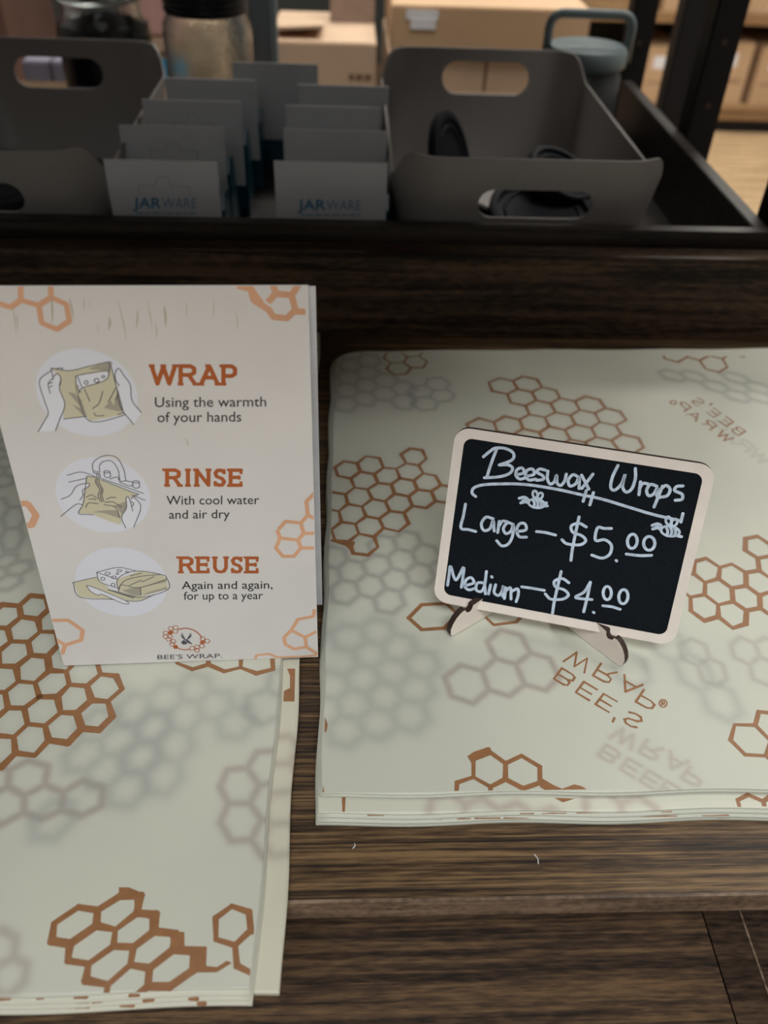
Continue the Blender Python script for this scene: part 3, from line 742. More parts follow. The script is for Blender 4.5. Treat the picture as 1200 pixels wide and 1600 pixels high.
F_ = cluster([(360, 270), (590, 290), (255, 430), (475, 450), (700, 470)], 680, 1140, 4.286, ZR_)
G_ = cluster([(1120, 540), (1240, 440), (1270, 600)], 840, 1000, 3.333, ZR_)
H_ = cluster([(320, 130), (520, 130), (690, 230), (720, 100), (920, 90)], 1000, 530, 6, ZR_)
T1_ = letters([('W', 210, 112), ('R', 350, 178), ('A', 478, 240), ('P', 573, 315)], (98, 54), (-42, 62), 840, 1000, 3.333, ZR_)+letters([('B', 142, 198), ('E', 255, 268), ('E', 358, 330), ("'", 412, 400), ('S', 497, 418)], (88, 52), (-42, 55), 840, 1000, 3.333, ZR_)
ringp = [(653+20*math.cos(a), 332+20*math.sin(a)) for a in np.linspace(0, 2*math.pi, 13)]
T1_r = [(653-7, 342), (653-7, 322), (660, 322), (660, 332), (646, 332), (661, 342)]
RG = toplane(zpx(ringp, 840, 1000, 3.333), ZR_); RG = list(zip(RG[:-1], RG[1:])); RR = toplane(zpx(T1_r, 840, 1000, 3.333), ZR_); RG += list(zip(RR[:-1], RR[1:]))
T2_ = letters([('W', 792, 915), ('R', 650, 805), ('A', 512, 720), ('P', 408, 632)], (-88, -66), (64, -42), 1000, 530, 6, ZR_)+letters([('B', 920, 862), ('E', 808, 775), ('E', 690, 692), ("'", 640, 625), ('S', 545, 590)], (-84, -60), (64, -42), 1000, 530, 6, ZR_)
T2_ += [(a, b) for a, b in zip(*(lambda q: (q[:-1], q[1:]))(toplane(zpx([(310+28*math.cos(t), 595+18*math.sin(t)) for t in np.linspace(0, 6.283, 9)], 1000, 530, 6), ZR_)))]
TG = letters([('W', 210, 112), ('R', 350, 178), ('A', 478, 240), ('P', 573, 315)], (98, 54), (-42, 62), 840, 1000, 3.333, ZR_, (240, 398))+letters([('B', 142, 198), ('E', 255, 268), ('E', 358, 330), ('E', 455, 385)], (88, 52), (-42, 55), 840, 1000, 3.333, ZR_, (232, 398))
T3 = letters([('W', 792, 915), ('R', 650, 805), ('A', 512, 720), ('P', 408, 632)], (-120, -90), (78, -52), 1000, 530, 6, ZR_, (330, 190))
polysR = []
tail = [(720, 330), (790, 372), (850, 398), (885, 385), (930, 368), (980, 380), (1078, 440), (1075, 458), (820, 458), (700, 385)]
polysR.append(toplane(zpx(tail, 680, 1140, 4.286), ZR_))
polysR.append(toplane(zpx([(215, 180), (260, 150), (355, 118), (375, 128), (365, 150), (262, 190), (245, 230)], 680, 1140, 4.286), ZR_))
polysR.append(toplane(zpx([(40, 975), (230, 985), (330, 1000), (300, 1100), (240, 1040), (110, 1000), (55, 1010)], 500, 680, 6), ZR_))
polysR.append(toplane([(500, 1116), (508, 1120), (512, 1132), (510, 1143), (500, 1150)], ZR_))
polysR.append(toplane([(498, 1218), (503, 1222), (507, 1238), (498, 1240)], ZR_))
GH1 = cluster([(215, 590), (370, 550), (335, 690), (510, 650), (480, 790), (655, 760), (290, 850), (610, 890), (420, 950), (240, 990), (570, 1065), (380, 1110), (200, 1130), (100, 880)], 490, 840, 3.81, ZR_)
GH2 = cluster([(130, 110), (215, 210), (370, 165), (520, 140), (340, 280), (490, 260), (100, 225), (165, 330), (450, 375), (400, 50), (560, 30), (680, 95), (640, 215)], 490, 840, 3.81, ZR_)
GH3 = cluster([(715, 420), (670, 630), (925, 600), (415, 690)], 640, 920, 4.615, ZR_)
GH4 = cluster([(220, 110), (350, 140), (215, 180), (345, 240), (205, 285), (330, 335), (200, 375), (180, 460), (310, 425), (480, 300), (465, 395), (600, 355), (600, 450)], 500, 530, 4.615, ZR_)
GH5 = cluster([(725, 380), (845, 320), (880, 410), (760, 460)], 500, 530, 4.615, ZR_)
GH6 = cluster([(800, 60), (940, 170), (1070, 60), (1150, 160), (1230, 50)], 840, 1000, 3.333, ZR_)
GH7 = cluster([(500, 350), (700, 450), (900, 380), (1100, 420), (910, 520), (1120, 560), (310, 330)], 1000, 530, 6, ZR_)
GH8 = [((p[0]-.002, p[1]-.002), (q[0]-.002, q[1]-.002)) for p, q in cluster([(1050, 1000), (1090, 1045), (1130, 1090), (1010, 960), (990, 1040)], 0, 0, 1, ZR_)]
purple = (.30, .22, .20); grey = (.27, .27, .255); g2 = (.34, .35, .325)
ghR = [(GH1, .0042, .0022, g2, .6), (GH2, .0028, .0011, (.31, .30, .28), .75), (GH3, .0028, .0008, purple, .62), (GH4, .0026, .0014, grey, .62), (GH5, .0020, .0009, grey, .68), (GH6, .0022, .0009, (.33, .28, .26), .5), (GH7, .0030, .0015, grey, .6), (GH8, .003, .002, g2, .6),
       (TG, .0011, .0007, (.36, .24, .20), .6), (T3, .0014, .0009, grey, .45), (A, .0045, .0016, (.38, .36, .31), .35), (B, .0045, .0016, (.38, .36, .31), .3)]
RX = .342
st = Sheet([(-.0062, .505), (RX, .5172), (RX, .1762), (-.0088, .1762)], .0066, .0007, .0002, 1); st.rc = .018
o = st.build('wrap_sheet', 400, 390, ghR, [(A, .0018), (B, .0018), (C_, .0014), (Dd, .0021), (E_, .0017), (F_, .0017), (G_, .0015), (H_, .0015), (T1_, .00085), (RG, .0005), (T2_, .0010)], polysR)
tag(o, 'large cream beeswax wrap with brown honeycomb print, uppermost of the right stack, under the chalkboard', 'wrap', 'beeswax wraps in the right stack')
# the sheets beneath
gstrip = cluster([(290, 510), (505, 545), (750, 555), (985, 590), (1130, 520), (1350, 560), (60, 560)], 680, 1140, 4.286, .0035)
sm = cluster([(536, 1258), (560, 1300)], 0, 0, 1, .0035, jitter=.0003)
stripe = toplane([(534, 1248), (540, 1248), (539, 1270), (546, 1287), (527, 1287), (535, 1268)], .0035)
sheets = [(.0058, .1755, -.0094, .506, 'second'), (.0050, .1768, -.0100, .507, 'third')]
for z, yf, xl, yb, nm in sheets:
    s_ = Sheet([(xl+.001, yb), (RX+.001, yb+.006), (RX+.001, yf), (xl, yf)], z, .0007, .0002, 1); s_.rc = .019
    o = s_.build('wrap_sheet', 60, 60); tag(o, 'cream beeswax wrap '+nm+' from the top of the right stack, only edges showing', 'wrap', 'inner sheets of the right stack')
s_ = Sheet([(-.0085, .505), (RX+.002, .512), (RX+.002, .1695), (-.0100, .1695)], .0042, .0009, .0002, 1); s_.rc = .018
mk = cluster([(1176, 1262), (1215, 1262)], 0, 0, 1, .0042)
o = s_.build('wrap_sheet', 330, 330, [(gstrip, .003, .0012, (.38, .27, .24), .6)], [(mk, .0014)], [stripe, toplane([(866, 1247), (898, 1248), (880, 1254)], .0042)], base_col=(.65, .64, .53))
tag(o, 'pale cream beeswax wrap of the right stack that sticks out at its front edge', 'wrap', 'beeswax wraps in the right stack')
for k, (z, yf, xl) in enumerate(((.0033, .1681, -.0105), (.0024, .1668, -.0102), (.0013, .1665, -.0108))):
    s_ = Sheet([(xl+.002, .504), (RX, .511), (RX, yf), (xl, yf)], z, .0009, .0002, 1); s_.rc = .018
    xs = [(random.uniform(0, RX), random.uniform(.003, .01)) for _ in range(14)]
    o = s_.build('wrap_sheet', 60, 60, (), [([((a, yf+.0006), (a+l, yf+.0006)) for a, l in xs], .0012)])
    tag(o, ('cream beeswax wrap third from the bottom of the right stack', 'cream beeswax wrap second from the bottom of the right stack', 'lowest cream beeswax wrap of the right stack, lying on the shelf')[k], 'wrap', 'bottom sheets of the right stack')
# --- left stack
ZL = .0070; FE = .138
L1 = cluster([(60, 310), (250, 240), (175, 430), (330, 520), (100, 610), (245, 725), (405, 830), (30, 800), (155, 930), (320, 1050), (590, 960), (490, 1165), (745, 1085), (860, 865), (640, 760), (70, 1155), (220, 1280), (0, 1365), (480, 650), (0, 480), (410, 330)], 0, 900, 5, ZL)
L2 = cluster([(190, 230), (390, 175), (265, 350), (475, 275), (560, 365), (345, 440), (665, 440), (440, 525)], 60, 1370, 3.158, ZL-.001, [(0, 0), (1, 0), (1, -1), (2, -1), (3, -2), (2, -2), (4, -3), (3, -3)])
L3 = cluster([(960, 240), (1060, 370)], 60, 1370, 3.158, ZL-.001)
L4 = cluster([(440, 40), (650, 50), (860, 75), (540, -60), (760, -50)], 200, 1020, 4.286, ZL)
LG1 = cluster([(240, 320), (60, 540), (320, 520), (640, 490), (-120, 350)], 0, 1150, 5, ZL)
LG2 = cluster([(650, 130), (910, 60), (830, 250), (1110, 160), (990, 400), (410, 690), (1180, -60), (780, -80)], 0, 1150, 5, ZL)
LG3 = cluster([(740, 900), (750, 1120), (930, 760), (950, 1000), (960, 1230)], 200, 1020, 4.286, ZL)
LG4 = cluster([(245, 320), (130, 520), (380, 430), (90, 700), (340, 600), (250, 820), (470, 220), (590, 340), (700, 490), (40, 380)], 200, 1020, 4.286, ZL)
LG4b = cluster([(920, 360), (1060, 200)], 200, 1020, 4.286, ZL)
LG5 = cluster([(125, 735), (105, 925), (-30, 660), (-50, 850)], 0, 680, 5.714, ZL)+cluster([(170, 1190), (70, 1310), (50, 1120), (-40, 1250)], 0, 680, 5.714, ZL)+cluster([(40, 400), (20, 240), (60, 80), (-50, 320)], 0, 680, 5.714, ZL)
LG6 = cluster([(-10, 1480), (15, 1530), (-30, 1520)], 0, 0, 1, ZL)
st = Sheet([(-.48, .525), (-.022, .530), (-.0293, .1085), (-.48, .107)], ZL, .0007, .00025, 3, FE); st.droop = 2.2
pl = [toplane(zpx([(575, 268), (722, 278), (722, 345), (832, 347), (828, 440), (880, 445), (930, 415), (955, 425), (880, 470), (740, 472), (770, 450), (760, 380), (665, 380), (650, 300)], 60, 1370, 3.158), ZL-.0012)]
pl += [toplane(zpx(q, 60, 1370, 3.158), ZL-.0012) for q in ([(400, 60), (450, 60), (510, 85), (510, 180), (585, 200), (585, 280), (548, 285), (550, 215), (478, 195), (475, 105), (400, 100)],)]
o = st.build('wrap_sheet', 430, 430, [(LG1, .0030, .0008, purple, .62), (LG2, .0038, .0020, g2, .6), (LG3, .0028, .0009, purple, .6), (LG4, .0042, .0022, g2, .55), (LG4b, .003, .0016, grey, .5), (LG5, .0028, .0011, grey, .6), (LG6, .003, .001, purple, .5), (L1, .0048, .0016, (.38, .36, .31), .3)],
   [(L1, .0025), (L2, .0022), (L3, .0018), (L4, .0018)], pl)
tag(o, 'large cream beeswax wrap with honeycomb print under the tent sign, uppermost of the left stack', 'wrap', 'beeswax wraps in the left stack')
for k, (z, yf, xr) in enumerate(((.0062, .1069, -.0289), (.0054, .1058, -.0292), (.0047, .1047, -.0284))):
    s_ = Sheet([(-.48, .527), (-.0215, .531), (xr, yf), (-.48, yf-.0015)], z, .0007, .00025, 3, FE); s_.droop = 2.2
    xs = [(random.uniform(-.14, -.04), random.uniform(.001, .004)) for _ in range(6)]
    o = s_.build('wrap_sheet', 80, 80, (), [([((a, yf+.0010), (a+l, yf+.0010)) for a, l in xs], .0011)] , base_col=(.66, .64, .53))
    tag(o, 'cream beeswax wrap '+('second', 'third', 'fourth')[k]+' from the top of the left stack, front edge showing', 'wrap', 'inner sheets of the left stack')
LB = cluster([(1060, 160), (1100, 330)], 200, 1020, 4.286, .0035)
LBg = cluster([(1020, 640), (1020, 860), (1040, 1050), (1020, 1230)], 200, 1020, 4.286, .0035)
s_ = Sheet([(-.46, .531), (-.0172, .5345), (-.0200, .1082), (-.46, .1070)], .0037, .0009, .00025, 3, FE); s_.droop = 2.2
blob = toplane(zpx([(1065, 110), (1120, 110), (1115, 330), (1040, 330), (1045, 260), (1085, 240), (1085, 160)], 200, 1020, 4.286), .0037)
o = s_.build('wrap_sheet', 330, 330, [(LBg, .003, .0012, purple, .5)], [(cluster([(478, 560), (478, 590)], 0, 0, 1, .0037), .002)], [blob], base_col=(.63, .60, .48))
tag(o, 'cream beeswax wrap sticking out on the right side of the left stack', 'wrap', 'beeswax wraps in the left stack')
for k, z in enumerate((.0026, .0014)):
    s_ = Sheet([(-.46, .530), (-.0180, .5335), (-.0207+.0004*k, .1087), (-.46, .1075)], z, .0009, .00025, 3, FE); s_.droop = 2.2
    o = s_.build('wrap_sheet', 60, 60); tag(o, ('cream beeswax wrap second from the bottom of the left stack', 'lowest cream beeswax wrap of the left stack, lying on the shelf')[k], 'wrap', 'bottom sheets of the left stack')

# ------------------------------------------------------------------ tent sign
BL = np.array([-.1194, .2381, .0076]); BR = np.array([-.0113, .2422, .0076]); TL = np.array([-.1214, .2544, .1739])
eu = (BR-BL)/np.linalg.norm(BR-BL); ev = TL-BL; ev -= eu*(ev@eu); HS = float(np.linalg.norm(ev)); ev /= HS; en = np.cross(eu, ev); WS = float(np.linalg.norm(BR-BL))
if en[1] > 0: en = -en
sign = empty('tent_sign', 'cream printed table tent sign with three round drawings standing on the left stack', 'sign', tuple((BL+BR)/2))
def sp(x, y):
    p = onplane(x, y, BL, en); return np.array([(p-BL)@eu, (p-BL)@ev])
def panel(o0, u, v, n, W_, H__, t): 
    b = MB(); b.prism([o0, o0+u*W_, o0+u*W_+v*H__, o0+v*H__], -n*t); return b
panel(BL, eu, ev, en, WS, HS, .0005).obj('front_panel', M['paper'], sign)
bb = BL+np.array([.0012, .031, 0]); tb = BL+ev*HS-en*.0007; v2 = tb-bb; H2 = np.linalg.norm(v2); v2 = v2/H2
n2 = np.cross(eu, v2); n2 = n2 if n2[1] < 0 else -n2
v2 = v2-eu*(v2@eu); v2 /= np.linalg.norm(v2)
panel(bb, eu, v2, n2, WS, H2-.0008, .0005).obj('back_panel', M['sheetedge'], sign)
lift = lambda u, v, l: tuple(BL+eu*u+ev*v+en*(.00004+l*1.2e-6))
def SP(pts, ox=0, oy=0, sc=1): return [sp(ox+x/sc, oy+y/sc) for x, y in pts]
px = 1/3500.
# decoration
pr = Print(lift)
def clipu(P): return clip_poly([tuple(p) for p in P], .0002, WS-.0002, .0002, HS-.0002)
def sgn_stroke(pts, w, mi, **k):
    P = pts
    for a, b in zip(P[:-1], P[1:]):
        a = np.array(a); b = np.array(b); t = b-a; L_ = np.hypot(*t)
        if L_ < 1e-9: continue
        t /= L_; n_ = np.array([-t[1], t[0]])*w/2
        q = clipu([a-n_-t*w*.15, b-n_+t*w*.15, b+n_+t*w*.15, a+n_-t*w*.15])
        if len(q) >= 3: pr.poly(q, mi)
z3 = (0, 430, 2.308); z4 = (0, 740, 2.308)
for q in ([(-30, 95), (40, 115), (75, 90), (75, 30)], [(75, 90), (140, 108), (185, 80), (182, 30)], [(185, 80), (240, 105), (250, 165), (205, 195), (150, 172), (140, 108)]):
    sgn_stroke(SP(q, *z3), .0018, 0)
pr.obj('honeycomb_print', M['peach'], sign); pr = Print(lift)
for q in ([(860, 38), (905, 50), (915, 90), (970, 125), (985, 150), (1035, 155), (1065, 125), (1052, 72), (995, 66), (968, 95)], [(995, 66), (985, 35)], [(1052, 72), (1075, 35)], [(1065, 130), (1098, 132)], [(905, 50), (940, 100)], ):
    sgn_stroke(SP(q, *z3), .0022, 0)
pr.obj('honeycomb_print', M['peach'], sign); pr = Print(lift)
for q in ([(60, 108), (100, 108), (130, 150), (115, 185), (80, 190)],): sgn_stroke(SP(q, *z4), .0026, 0)
pr.obj('honeycomb_print', M['peach'], sign); pr = Print(lift)
for q in ([(1005, 200), (1030, 172), (1085, 178), (1095, 215), (1075, 240), (1010, 232), (1000, 205)], [(1010, 232), (995, 268), (1020, 298), (1060, 298), (1085, 268), (1075, 240)], [(1085, 178), (1110, 150), (1105, 100), (1135, 70)], [(1085, 268), (1130, 268)], [(1095, 215), (1135, 215)], [(1110, 150), (1132, 160)]):
    sgn_stroke(SP(q, *z4), .0016, 0)
pr.obj('honeycomb_print', M['peach'], sign); pr = Print(lift)
for q in ([(175, 530), (245, 528), (298, 565), (293, 600), (235, 618), (190, 590)], [(235, 618), (225, 648), (205, 650)]): sgn_stroke(SP(q, *z4), .0018, 1)
pr.obj('honeycomb_print', M['peach'], sign); pr = Print(lift)
for q in ([(1025, 590), (1050, 565), (1100, 590), (1105, 625), (1060, 632), (1028, 615), (1025, 590)], [(1050, 565), (1075, 525), (1130, 515), (1135, 490)], [(1105, 625), (1145, 650)], [(1100, 590), (1140, 570)]): sgn_stroke(SP(q, *z4), .0016, 1)
pr.obj('honeycomb_print', M['peach'], sign); pr = Print(lift)
for q in ([(920, 672), (925, 655), (970, 650), (1000, 662), (1085, 660), (1140, 655)],): sgn_stroke(SP(q, *z4), .0012, 1)
pr.obj('honeycomb_print', M['peach'], sign)
for (x, y0, y1, dx, w_) in ((45, 110, 225, 14, 3), (185, 75, 180, 2, 6), (250, 80, 165, 14, 5), (300, 80, 130, 2, 3), (395, 150, 200, -4, 8), (425, 90, 200, 22, 3), (445, 160, 240, 8, 3), (495, 125, 195, -5, 6), (530, 85, 205, 18, 3), (560, 170, 235, 4, 3), (592, 110, 190, 4, 9), (670, 95, 150, 2, 3), (770, 90, 165, -4, 3), (850, 130, 200, 6, 3), (350, 170, 210, 2, 2), (668, 585, 620, 10, 3), (60, 140, 200, 3, 3), (325, 90, 120, -2, 2)):
    pr = Print(lift); pr.layer = 60
    yy = np.linspace(0, 1, 7); L_ = [(x+dx*t+3*math.sin(3*t)-w_/2*math.sin(math.pi*min(1, t*.9+.1)), y0+(y1-y0)*t) for t in yy]; R_ = [(x+dx*t+3*math.sin(3*t)+w_/2*math.sin(math.pi*min(1, t*.9+.1)), y0+(y1-y0)*t) for t in yy]
    pr.poly(SP(L_+R_[::-1], *z3), 0)
    pr.obj('grass_blade', M['grass'], sign)
# slab headings
pr = Print(lift)
def slab(word, px0, px1, ytop, ybot, adv):
    n = len(word); X0 = px0
    tot = sum(adv); wpx = (px1-px0)/tot
    for ch, a in zip(word, adv):
        cwx = wpx*a; cx_ = X0+cwx/2; X0 += cwx; hh = (ybot-ytop); sw = .00134
        gw = cwx*.78 if ch != 'I' else cwx*.5
        for st_ in GL[ch]:
            P = [sp(cx_+gx*gw, (ytop+ybot)/2-gy*(hh-5)) for gx, gy in st_]
            pr.stroke(P, sw*1.1, 0, smooth=False, cap=(ch in 'SU'))
        ends = {'W': [(-.55, .5), (.55, .5), (0, .5)], 'R': [(-.42, -.5), (-.55, .5), (.46, -.5)], 'A': [(-.48, -.5), (.48, -.5), (-.08, .5)], 'P': [(-.42, -.5), (-.5, .5)], 'I': [(0, .5), (0, -.5)], 'N': [(-.4, -.5), (-.45, .5), (.4, .5)], 'E': [(-.45, .5), (-.45, -.5)], 'U': [(-.4, .5), (.4, .5)], 'S': []}[ch]
        for gx, gy in ends:
            c0 = (cx_+gx*gw, (ytop+ybot)/2-gy*(hh-4)); L_ = 4.6
            pr.stroke([sp(c0[0]-L_, c0[1]), sp(c0[0]+L_, c0[1])], sw*.85, 0, smooth=False, cap=False)
        if ch == 'E':
            for gy in (.5, -.5): c0 = (cx_+.38*gw, (ytop+ybot)/2-gy*(hh-5)); pr.stroke([sp(c0[0], c0[1]-(0 if gy > 0 else 6)), sp(c0[0], c0[1]+(6 if gy > 0 else 0))], sw*.8, 0, smooth=False, cap=False)
            pr.stroke([sp(cx_+.26*gw, (ytop+ybot)/2-3.5), sp(cx_+.26*gw, (ytop+ybot)/2+3)], sw*.7, 0, smooth=False, cap=False)
        if ch == 'S':
            for gx, gy, d in ((.37, .40, 1), (-.37, -.40, -1)): c0 = (cx_+gx*gw, (ytop+ybot)/2-gy*(hh-5)); pr.stroke([sp(c0[0], c0[1]-4), sp(c0[0], c0[1]+4)], sw*.8, 0, smooth=False, cap=False)
slab('WRAP', 234, 373, 569.5, 602, (1.25, 1.0, 1.0, .85)); pr.obj('heading_lettering', M['orange'], sign); pr = Print(lift)
slab('RINSE', 256, 382, 732, 760.5, (1.1, .62, 1.1, .9, 1.0)); pr.obj('heading_lettering', M['orange'], sign); pr = Print(lift)
slab('REUSE', 278, 407, 869, 896, (1.05, 1., 1.1, .9, 1.0))
pr.obj('heading_lettering', M['orange'], sign)
pr = Print(lift)
for (t, x0, x1, y, cap) in (('Using the warmth', 242, 416, 636, 16.5), ('of your hands', 246, 377, 659.5, 16.5), ('With cool water', 260, 405, 788.5, 14.5), ('and air dry', 264, 359, 810.5, 14.5), ('Again and again,', 284, 426, 920.5, 13), ('for up to a year', 287, 411, 937, 13)):
    pr = Print(lift); put_text(pr, t, (x0, y), (x1, y-1), cap, sp, 0, .004); pr.obj('body_lettering', M['ink'], sign)
# drawings
def disc_obj(cxy, rx, name='picture_disc'):
    p2 = Print(lift); c0 = sp(*cxy); r = (sp(cxy[0]+rx, cxy[1])-sp(cxy[0]-rx, cxy[1]))[0]/2; p2.disc(c0, r, 0, 48); return p2, c0, r
MD = [M['disc'], M['khaki'], M['khaki2'], M['white'], M['line']]
LWD = .00032
def drawing(cxy, rx, polys, lines, z):
    p2, c0, r = disc_obj(cxy, rx)
    for mi, pts in polys: p2.poly(SP(pts, *z), mi)
    for pts in lines:
        w_ = LWD; sm_ = True
        if isinstance(pts, tuple) and pts[0] == 'o':
            _, cx_, cy_, a, b_ = pts; pts = [(cx_+a*math.cos(t), cy_+b_*math.sin(t)) for t in np.linspace(0, 2*math.pi, 13)]
        p2.stroke(SP(pts, *z), w_, 4, smooth=True)
    return p2.obj('drawing_disc', MD, sign)
zA = (0, 530, 4.615)
kh = [(368, 208), (450, 222), (520, 225), (640, 195), (790, 163), (800, 190), (848, 370), (888, 545), (645, 590), (625, 555), (460, 575), (455, 520), (468, 470), (430, 360), (440, 280)]
drawing((136.5, 615.5), 78.5, [(1, kh), (2, [(690, 190), (790, 163), (800, 215), (785, 230), (640, 215)]), (2, [(490, 380), (540, 390), (590, 440), (625, 550), (600, 550), (520, 470), (590, 500)]), (2, [(850, 380), (888, 520), (850, 520), (750, 495), (800, 440), (820, 480)]),
   (3, [(555, 265), (770, 228), (788, 255), (750, 300), (595, 350), (575, 385), (548, 300)]), (3, [(368, 230), (285, 300), (345, 540), (275, 668), (400, 660), (465, 490), (430, 350), (438, 280), (405, 250), (385, 290)]), (3, [(855, 210), (940, 330), (952, 440), (1020, 530), (965, 615), (890, 530), (850, 380), (832, 250)])],
   [[(368, 208), (450, 222), (520, 225), (640, 195), (790, 163), (800, 190)], [(800, 190), (848, 370), (888, 520), (885, 550), (645, 590), (560, 390), (548, 290), (565, 260), (760, 228), (788, 250)], [(790, 163), (785, 250), (750, 300), (595, 350), (575, 385), (560, 330)], [(560, 270), (590, 345)],
    [(460, 575), (625, 555)], [(370, 225), (285, 300), (320, 440), (348, 530), (320, 590), (275, 668)], [(368, 208), (385, 290)], [(440, 280), (430, 360), (468, 470), (430, 580), (400, 660)], [(385, 270), (415, 248), (438, 280), (435, 330)], [(383, 280), (348, 320), (362, 390)], [(352, 320), (378, 310)], [(358, 345), (378, 335)], [(370, 215), (448, 208), (445, 220)],
    [(835, 300), (830, 250), (855, 210), (900, 270), (940, 330), (952, 440), (1020, 530)], [(835, 300), (860, 335)], [(845, 370), (870, 490), (965, 615)], ('o', 622, 312, 13, 13), ('o', 697, 297, 17, 15), ('o', 745, 270, 10, 9),
    [(610, 360), (648, 448)], [(742, 375), (715, 460), (668, 500)], [(835, 350), (780, 455)], [(680, 530), (695, 552), (750, 550)], [(850, 540), (888, 530)], [(855, 385), (830, 440)]], zA)
zB = (60, 700, 6)
drawing((161.5, 775), 73.5, [(1, [(455, 262), (540, 275), (600, 300), (940, 432), (880, 460), (820, 580), (780, 640), (775, 720), (700, 700), (500, 620), (375, 610), (410, 540), (440, 350)]), (2, [(500, 600), (650, 580), (740, 585), (770, 640), (750, 655), (620, 610)]), (2, [(700, 545), (820, 500), (830, 560), (780, 620), (740, 560)]),
   (3, [(215, 480), (330, 370), (470, 330), (472, 355), (420, 400), (390, 490), (300, 560)]), (3, [(820, 460), (850, 460), (890, 455), (960, 550), (900, 740), (820, 750), (780, 660), (825, 560)])],
   [[(270, 255), (400, 225), (530, 265)], [(285, 320), (450, 283)], [(515, 225), (508, 150), (560, 95), (650, 68), (740, 95), (800, 200), (820, 305)], [(575, 225), (575, 160), (620, 122), (690, 125), (745, 200), (765, 310)], [(515, 215), (575, 225)], [(515, 232), (570, 238)], [(765, 312), (820, 308)],
    [(590, 285), (985, 425)], [(595, 300), (860, 405), (940, 432)], [(455, 262), (540, 275)], [(455, 262), (440, 370), (420, 520), (375, 610), (450, 622), (515, 625)], [(540, 235), (548, 270), (535, 320), (575, 390), (560, 440), (580, 500)], [(558, 235), (565, 270), (550, 320), (592, 390), (580, 440), (598, 505)], [(575, 240), (580, 275), (570, 320), (605, 390), (595, 440), (615, 500)],
    [(215, 480), (300, 440), (360, 355), (468, 330), (472, 360), (415, 395), (420, 440), (388, 488)], [(210, 640), (350, 530), (410, 530)], [(450, 460), (500, 440), (555, 472)], [(475, 480), (520, 475), (540, 490)], [(445, 555), (470, 515), (560, 520)], [(640, 480), (680, 462), (725, 465)], [(625, 510), (700, 505), (780, 555)], [(615, 530), (720, 555), (765, 655)],
    [(940, 432), (880, 460), (870, 480)], [(820, 470), (840, 455), (862, 500), (885, 590)], [(820, 470), (825, 560), (780, 650), (820, 750)], [(890, 455), (960, 550), (895, 740)], [(615, 220), (625, 270), (675, 270), (670, 220)], ('o', 642, 222, 28, 10), [(885, 320), (892, 370), (945, 368), (945, 318)], ('o', 915, 317, 30, 10), [(670, 290), (740, 270), (755, 300)], [(820, 305), (885, 320)], [(760, 320), (850, 355), (885, 345)], [(880, 440), (1000, 490)], [(870, 500), (895, 520), (880, 545)]], zB)
zC = (100, 840, 4.615)
drawing((190.5, 910.5), 72, [(1, [(70, 325), (235, 285), (330, 370), (530, 430), (620, 425), (550, 455), (440, 455), (115, 430)]), (2, [(315, 375), (390, 385), (540, 425), (500, 435)]), (3, [(235, 250), (390, 215), (545, 240), (740, 290), (745, 375), (540, 430), (385, 360), (260, 320)]),
   (1, [(380, 300), (545, 240), (700, 265), (740, 290), (748, 375), (540, 430), (395, 380)]), (2, [(420, 380), (500, 360), (555, 362), (550, 420), (500, 415)]), (2, [(555, 362), (740, 300), (735, 320), (620, 345)]), (2, [(570, 415), (745, 370), (740, 355), (600, 395)]), (3, [(162, 345), (220, 360), (455, 460), (425, 475), (280, 410), (245, 415), (190, 385)])],
   [[(235, 285), (80, 320), (70, 335), (118, 430), (360, 445)], [(235, 250), (390, 215), (520, 240)], [(235, 250), (262, 320), (385, 362)], [(235, 250), (385, 300)], [(395, 385), (382, 310), (440, 260), (545, 240), (700, 265), (740, 290), (748, 375), (540, 430), (320, 375)], [(395, 380), (420, 340), (540, 360), (740, 300)], [(395, 360), (440, 310), (545, 280), (700, 265)], [(552, 362), (555, 415)],
    [(162, 345), (190, 385), (245, 415), (280, 410), (425, 475), (455, 460), (220, 360), (162, 345)], [(315, 375), (500, 435)], [(445, 455), (550, 455), (650, 410)], ('o', 315, 258, 18, 10), ('o', 400, 238, 17, 8), ('o', 455, 246, 10, 5), ('o', 360, 285, 17, 9), ('o', 280, 297, 14, 12), ('o', 355, 340, 13, 13), ('o', 385, 260, 9, 5), [(480, 275), (560, 255)], [(470, 345), (560, 305)], [(560, 320), (650, 280)]], zC)
# logo
pr = Print(lift)
zL = (100, 840, 4.615)
def hexr(cx_, cy_, r, fill):
    P = [sp(zL[0]+(cx_+r*math.cos(a))/zL[2], zL[1]+(cy_+r*.82*math.sin(a))/zL[2]) for a in np.linspace(0, 2*math.pi, 7)]
    if fill: pr.poly(P[:-1], 0)
    else: pr.stroke(P, .0003, 0, smooth=False)
for (x, y, fll) in ((770, 655, 0), (805, 648, 0), (768, 684, 1), (733, 688, 0), (803, 675, 0), (733, 712, 0), (765, 712, 0), (755, 732, 0), (788, 748, 0), (780, 768, 0), (805, 787, 1), (1000, 728, 0), (1033, 745, 0), (998, 755, 1), (995, 780, 0), (960, 788, 0), (925, 796, 0), (960, 810, 0)): hexr(x, y, 19, fll)
pr.stroke(SP([(825, 660), (880, 652), (940, 668), (980, 700), (992, 720)], *zL), .0005, 0)
pr.stroke(SP([(820, 795), (860, 806), (910, 804)], *zL), .0005, 0)
p2 = pr
bee = [[(850, 690), (865, 720), (880, 740)], [(845, 705), (860, 725)], [(915, 690), (900, 715), (885, 740)], [(918, 705), (900, 725)], [(880, 735), (890, 750), (875, 765)], [(865, 735), (855, 760), (880, 765)], [(850, 750), (870, 752)], [(855, 760), (880, 758)], [(895, 740), (920, 765)], [(890, 745), (905, 762)]]
